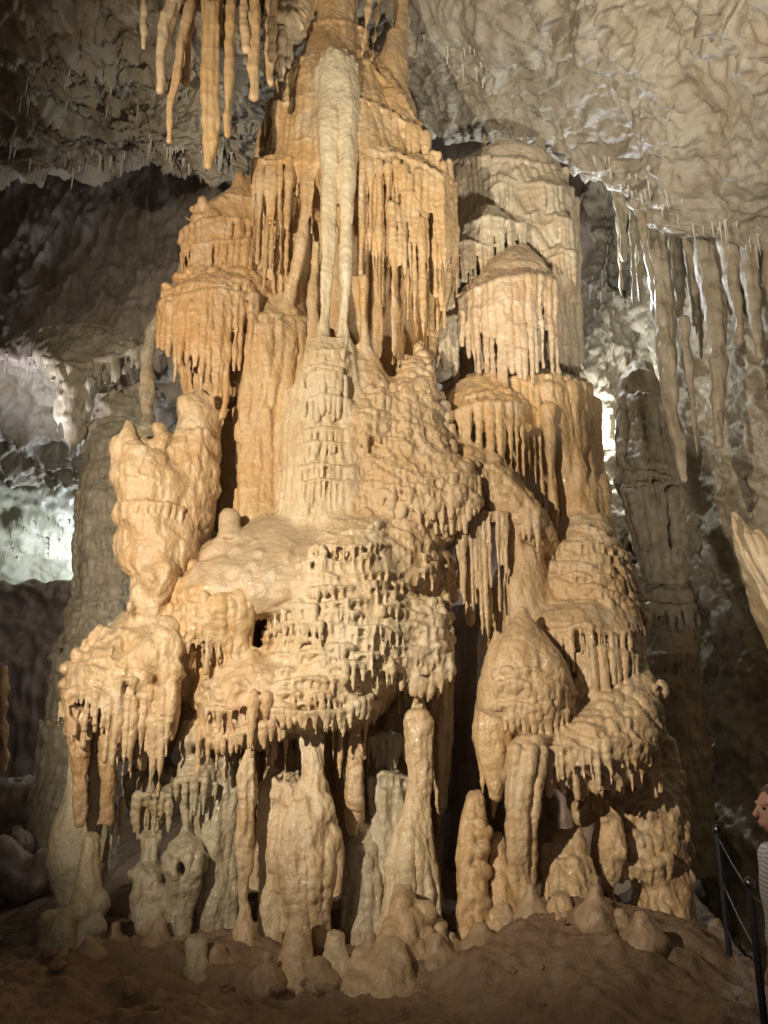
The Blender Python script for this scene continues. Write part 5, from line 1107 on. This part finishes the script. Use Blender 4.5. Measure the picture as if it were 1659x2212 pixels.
# drapery at the far right, lit from behind
b = Body(380)
b.path([(1583, 1110, 8.6), (1592, 1160, 8.5), (1615, 1220, 8.4), (1650, 1285, 8.3), (1720, 1400, 8.2)], [3, 5, 6, 7, 8], .03)
b.loft([(1105, 1581, 1588, 8.75, .04), (1130, 1584, 1614, 8.68, .08), (1160, 1588, 1640, 8.62, .12), (1200, 1602, 1690, 8.55, .16), (1270, 1642, 1760, 8.45, .45), (1380, 1703, 1840, 8.35, .7), (1500, 1760, 1900, 8.35, .9), (1750, 1850, 2000, 8.4, 1.0), (2150, 1900, 2080, 8.4, 1.0)], .05)
b.flutes([(1150, 1600, 1690), (1270, 1650, 1790), (1450, 1750, 1870)], 6, 6, out=0)
tag(b.build('drapery', M['cream'], None, vox=.02), 'sweeping curved drapery with a bright white edge at the far right', 'drapery')
# black boulders at the left and a fallen orange stalactite
def rock(lab, px, py, Y, rx, ry, seed, mat, kind='boulder', cat='boulder'):
    b = Body(seed); b.ell(px, py, Y, rx, ry, None, .05); b.knobs([(px-rx, py-ry), (px+rx, py-ry), (px+rx, py+ry), (px-rx, py+ry)], 30, rx*.3)
    tag(b.build(kind, M[mat], None, vox=.025, lump=(.08, 3), fine=(.02, 10)), lab, cat)
rock('dark rounded boulder at the far left edge below the rimmed pillar', 15, 1745, 9.4, 62, 62, 390, 'wall')
rock('dark low boulder between the white patches of floor at the left', 36, 1822, 8.6, 24, 40, 391, 'wall')
rock('dark slab of rock lying low at the left edge', 40, 1905, 8.0, 90, 40, 392, 'wall')
single2('stalactite', 'small orange stalactite glowing at the far left edge', 'stalactite', 'rust', [(1440, -2, 14, 10), (1500, 0, 16, 10), (1600, 1, 18, 10), (1660, 3, 15, 10), (1668, 5, 12, 10)], 393)
# ------------------------------------------------------------------ soda straws
def straw_mesh(seed, n=7):
    R = random.Random(seed); V = []; Q = []; rings = 6
    for i in range(rings):
        t = i/(rings-1); r = (1-t)**.6*(1+R.uniform(-.2, .2)) + .08; ox, oy = R.uniform(-.25, .25)*t, R.uniform(-.25, .25)*t
        for j in range(n): V.append((ox + r*math.cos(j*2*math.pi/n), oy + r*math.sin(j*2*math.pi/n), -t))
    for i in range(rings-1):
        for j in range(n): Q.append((i*n+j, (i+1)*n+j, (i+1)*n+(j+1) % n, i*n+(j+1) % n))
    o = make_mesh('soda_straw', V, Q, M['straw']); return o
protos = [straw_mesh(s) for s in range(4)]; used = set()
def straw(P, L, r, label, group, R):
    k = R.randrange(4); o = protos[k]
    if k in used: o = o.copy(); SC.collection.objects.link(o)
    used.add(k)
    o.location = P; o.scale = (r, r, L); o.rotation_euler = (0, 0, R.random()*6)
    tag(o, label, 'stalactite', group)
R = random.Random(5)
def strew(sheet, pts, label, group, up=.03):
    for x, y, L, r in pts:
        P = sheet.at(x, y); m = float(mpp(P)); straw((P[0], P[1], P[2]+up), L*m + up, r*m, label, group, R)
def along(line, n, j, L0, L1, r=2.2):
    out = []
    X = np.array([p[0] for p in line], float); Y = np.array([p[1] for p in line], float)
    for i in range(n):
        x = R.uniform(X[0], X[-1]); out.append((x if i % 3 else min(max(x, X[0]), X[-1]) + R.gauss(0, 4), float(np.interp(x, X, Y)) + R.uniform(-j, j*.6), L0*.7 + (L1*1.25 - L0*.7)*R.random()**2.2, r*R.uniform(.6, 1.5)))
    return out
strew(ceiling, along([(330, 335), (400, 352), (440, 360), (500, 360)], 46, 22, 10, 30), 'tiny white straw stalactite on the ceiling lip left of the column', 'straws on the left ceiling lip')
strew(ceiling, along([(0, 350), (60, 362), (150, 372), (290, 350)], 24, 25, 12, 42), 'tiny white straw stalactite on the far left part of the ceiling lip', 'straws on the far left ceiling lip')
strew(ceiling, along([(10, 235), (80, 240)], 9, 9, 12, 34, 1.6) + along([(10, 200), (420, 260)], 22, 60, 14, 40, 1.4), 'thin white straw stalactite hanging from the dim left ceiling', 'straws on the dim left ceiling')
strew(ceiling, along([(1260, 355), (1400, 440), (1500, 500), (1640, 550)], 50, 30, 12, 42), 'white lit straw stalactite on the sloping right ceiling lip', 'straws on the right ceiling lip')
strew(ceiling, along([(900, 120), (1000, 150), (1060, 230)], 18, 40, 10, 34, 2.6), 'cream straw stalactite on the pale ceiling right of the trunk', 'straws on the pale ceiling')
strew(lwall, along([(-10, 770), (110, 770), (330, 720)], 34, 10, 14, 40), 'ragged pale straw stalactite on the hem of the left wall', 'straws on the left wall hem')
strew(chamber, along([(0, 1200), (160, 1190)], 40, 60, 6, 16, 1.6), 'short bright straw stalactite in the white lit chamber', 'straws in the lit chamber')
strew(rwall, along([(1250, 640), (1340, 640)], 16, 90, 20, 50, 1.8), 'bright straw stalactite in the white lit niche', 'straws in the lit niche')
# ================================================================== nubs and loose stones at the foot
def blob(name, seed, h, mat, n=1):
    RR = random.Random(seed); b = Body(seed); r = .06
    b.p.append(Cone((0, 0, -.12), (RR.uniform(-.015, .015), RR.uniform(-.01, .01), h), r*1.5, r*.7, .03)); b.p.append(Ell((RR.uniform(-.05, .05), 0, -.03), (r*2.3, r*1.9, r*.9), .10)); b.p.append(Ell((r*1.1*RR.choice((-1, 1)), 0, .0), (r*.7, r*.7, h*.5), .05))
    return b.build(name, M[mat], None, vox=.009, lump=(.012, 9), fine=(.004, 30), ripple=None)
def rockmesh(seed):
    RR = random.Random(seed); b = Body(seed)
    for _ in range(3): b.p.append(Ell((RR.uniform(-.02, .02), RR.uniform(-.02, .02), RR.uniform(-.01, .01)), (RR.uniform(.025, .05), RR.uniform(.025, .05), RR.uniform(.018, .03)), .02))
    return b.build('stone', M['floor'], None, vox=.007, lump=(.012, 16), fine=(.004, 50), ripple=None)
nub = [blob('stalagmite', 610+i, .045+.03*i, 'floorpale') for i in range(3)]; first = set()
RR = random.Random(77)
spots = [(385, 2060), (470, 2085), (575, 2120), (690, 2110), (770, 2095), (800, 2075), (905, 2065), (945, 2075), (975, 2050), (1040, 2030), (1095, 1990), (1150, 1975), (1340, 1990), (1390, 2030), (245, 2050), (190, 2060), (340, 2050), (1290, 1985)]
for i, (x, y) in enumerate(spots):
    k = i % 3; o = nub[k]
    if k in first: o = o.copy(); SC.collection.objects.link(o)
    first.add(k); Y = 5.0
    for _ in range(60):
        P = W(x, y, Y)
        if P[2] <= floor_z(P[0], P[1]): break
        Y += .04
    sc = RR.uniform(.7, 1.35); o.location = (P[0], P[1], float(floor_z(P[0], P[1]))+.01); o.scale = (sc, sc, sc*RR.uniform(.7, 1.3)); o.rotation_euler = (0, 0, RR.random()*6)
    tag(o, 'small rounded nub stalagmite in the row along the foot of the great column', 'stalagmite', 'small nubs along the foot of the column')
st = [rockmesh(630+i) for i in range(4)]; first = set()
for i in range(48):
    k = i % 4; o = st[k]
    if k in first: o = o.copy(); SC.collection.objects.link(o)
    first.add(k); x = RR.uniform(-3.0, 2.1); y = RR.uniform(4.3, 6.0)
    sc = .3 + .9*RR.random()**2; o.location = (x, y, float(floor_z(np.float64(x), np.float64(y)))-.012*sc); o.scale = (sc, sc, sc); o.rotation_euler = (RR.uniform(-.4, .4), RR.uniform(-.4, .4), RR.random()*6)
    tag(o, 'small brown loose stone lying on the dim cave floor', 'stone', 'loose stones on the cave floor')
# ================================================================== railing and visitor on the path at the right
def tube(name, pts, r, mat, parent=None, n=10, caps=True):
    V = []; Q = []; P = [Vector(p) for p in pts]
    for i, p in enumerate(P):
        d = (P[min(i+1, len(P)-1)] - P[max(i-1, 0)]).normalized(); a = d.orthogonal().normalized(); c = d.cross(a)
        rr = r[i] if hasattr(r, '__len__') else r
        for j in range(n):
            t = j*2*math.pi/n; V.append(p + (a*math.cos(t) + c*math.sin(t))*rr)
    for i in range(len(P)-1):
        for j in range(n): Q.append((i*n+j, i*n+(j+1) % n, (i+1)*n+(j+1) % n, (i+1)*n+j))
    return make_mesh(name, [tuple(v) for v in V], Q, mat, parent)
M['steel'] = plain('dark_steel', (.06, .06, .07), .4, .6); M['cable'] = plain('steel_cable', (.16, .16, .18), .4, .8); M['cap'] = plain('polished_cap', (.16, .16, .17), .3, 1)
rail = thing('railing', 'dark metal cable railing descending beside the path at the lower right', 'railing')
A = W(1549, 1795, 5.6); B = W(1619, 1912, 4.4); dn = np.array([0, 0, -1.25])
for T in (A, B):
    p = tube('post', [T, T + dn*.3, T + dn], .019, M['steel'], rail)
    k = tube('knob', [T + np.array([0, 0, z]) for z in (-.015, 0, .02, .036, .045)], [.02, .03, .031, .02, .004], M['cap'], p)
for h in (-.04, -.33, -.62, -.9):
    tube('cable', [A + np.array([0, 0, h]), (A+B)/2 + np.array([0, 0, h-.015]), B + np.array([0, 0, h])], .005, M['cable'], rail, 8)
    A2 = W(1500, 1700, 6.9)
tube('cable', [B + np.array([0, 0, -.04]), B + np.array([.25, -1.0, -.5])], .005, M['cable'], rail, 8)
# stone path and steps behind the railing
pv = []; pq = []
for i in range(9):
    y0, y1, z = 2.0 + i*.8, 2.8 + i*.8, -.62 - .0*i
    pass
Vp = [(2.45, 1, -.60), (5.5, 1, -.60), (5.5, 5.2, -.60), (2.75, 5.2, -.60)]
xs_, ys_ = np.linspace(1.75, 5.5, 50), np.linspace(1, 5.0, 50); a, c = np.meshgrid(xs_, ys_, indexing='ij'); V = np.stack([a.ravel(), c.ravel(), np.full(a.size, -.6)], 1); V[:, 2] += .01*fbm(V*4, 3, 7)
idx = np.arange(V.shape[0]).reshape(a.shape); q = np.stack([idx[:-1, :-1].ravel(), idx[1:, :-1].ravel(), idx[1:, 1:].ravel(), idx[:-1, 1:].ravel()], 1)
tag(make_mesh('path', V, q, M['wall']), kind='structure')
# visitor
M['skin'] = plain('skin', (.55, .30, .22), .5, 0, .1); M['shirt'] = plain('striped_shirt', (.62, .62, .66), .8); M['trousers'] = plain('dark_trousers', (.03, .03, .045), .8); M['hair'] = plain('brown_hair', (.10, .06, .04), .6); M['shoe'] = plain('dark_shoes', (.02, .02, .02), .5); M['eye'] = plain('dark_eye', (.02, .015, .012), .2)
nt = M['shirt'].node_tree; wv = nt.nodes.new('ShaderNodeTexWave'); wv.bands_direction = 'Z'; wv.inputs['Scale'].default_value = 14; wv.inputs['Distortion'].default_value = .6
g_ = nt.nodes.new('ShaderNodeNewGeometry'); nt.links.new(g_.outputs['Position'], wv.inputs['Vector']); mx = nt.nodes.new('ShaderNodeMix'); mx.data_type = 'RGBA'; mx.inputs[6].default_value = (.66, .66, .68, 1); mx.inputs[7].default_value = (.34, .34, .38, 1)
nt.links.new(wv.outputs['Fac'], mx.inputs[0]); nt.links.new(mx.outputs[2], nt.nodes['Principled BSDF'].inputs['Base Color'])
hx, hy, fz = 2.07, 4.15, -.59
def pp(x, y, z): return (hx + x, hy + y, fz + z)     # facing -x (towards the column), sides along y
b = Body(500); K = .03
def limb(b, pts, rr, k=K):
    for i in range(len(pts)-1): b.cone(pp(*pts[i]), pp(*pts[i+1]), rr[i], rr[i+1], k)
for s in (-1, 1):
    limb(b, [(0, s*.09, .86), (-.02, s*.10, .48), (.02, s*.10, .09)], [.085, .055, .04]); limb(b, [(.03, s*.10, .05), (-.13, s*.11, .035)], [.04, .035])
    limb(b, [(0, s*.17, 1.36), (.03, s*.22, 1.10), (-.02, s*.22, .86)], [.05, .038, .03])
    h = (-.025, s*.22, .80); limb(b, [(-.02, s*.22, .85), h], [.028, .034], .015)
    for f in range(4):
        x = h[0] + (f-1.5)*.02; L = (.075, .085, .08, .062)[f]
        limb(b, [(x, s*.22, h[2]-.01), (x, s*.222, h[2]-.045), (x, s*.214, h[2]-.045-L*.5), (x, s*.200, h[2]-.045-L*.9)], [.0095, .0092, .0085, .0075], .004)
    limb(b, [(h[0]-.025, s*.215, h[2]+.02), (h[0]-.05, s*.205, h[2]-.02), (h[0]-.055, s*.195, h[2]-.055)], [.012, .0105, .009], .004)
b.p.append(Ell(pp(0, 0, 1.22), (.11, .165, .26), .06)); b.p.append(Ell(pp(0, 0, .95), (.11, .16, .14), .06)); limb(b, [(0, 0, 1.42), (-.01, 0, 1.54)], [.06, .052])
b.p.append(Ell(pp(-.015, 0, 1.625), (.098, .075, .118), .02)); b.p.append(Ell(pp(-.04, 0, 1.57), (.062, .055, .06), .03))
limb(b, [(-.11, 0, 1.64), (-.132, 0, 1.60)], [.010, .016], .012); b.p.append(Ell(pp(-.108, 0, 1.562), (.012, .026, .008), .008)); b.p.append(Ell(pp(-.105, 0, 1.548), (.012, .022, .007), .008))
for s in (-1, 1):
    b.p.append(Ell(pp(.0, s*.077, 1.615), (.02, .012, .032), .008)); b.p.append(Ell(pp(-.10, s*.032, 1.655), (.014, .024, .007), .01)); b.cut.append(Ell(pp(-.113, s*.032, 1.632), (.012, .016, .010), .008))
person = b.build('person', M['skin'], None, vox=.006, lump=None, fine=(.0008, 30), ripple=None)
tag(person, 'visitor in a light striped shirt standing at the right edge, looking towards the column', 'person')
b = Body(501)
b.p.append(Ell(pp(0, 0, 1.22), (.125, .182, .27), .06)); b.p.append(Ell(pp(0, 0, .98), (.125, .175, .14), .06))
for s in (-1, 1): limb(b, [(0, s*.17, 1.37), (.02, s*.235, 1.12)], [.064, .056])
b.build('shirt', M['shirt'], person, vox=.01, lump=(.004, 9), fine=(.002, 25), ripple=None)
b = Body(502)
for s in (-1, 1): limb(b, [(0, s*.09, .88), (-.02, s*.10, .48), (.02, s*.10, .10)], [.10, .072, .06])
b.build('trousers', M['trousers'], person, vox=.012, lump=(.004, 9), fine=None, ripple=None)
b = Body(503); b.p.append(Ell(pp(.012, 0, 1.66), (.105, .086, .105), .02)); b.p.append(Ell(pp(.05, 0, 1.60), (.065, .08, .09), .03)); b.cut.append(Ell(pp(-.12, 0, 1.60), (.075, .10, .085), .02))
b.build('hair', M['hair'], person, vox=.007, lump=(.004, 20), fine=(.003, 60), ripple=None)
for s in (-1, 1):
    b = Body(504); b.p.append(Ell(pp(-.098, s*.032, 1.632), (.011, .012, .009), .004)); b.build('eye', M['eye'], person, vox=.003, lump=None, fine=None, ripple=None)
    b = Body(505); limb(b, [(.035, s*.10, .05), (-.14, s*.11, .038)], [.052, .046]); b.build('shoe', M['shoe'], person, vox=.01, lump=None, fine=None, ripple=None)
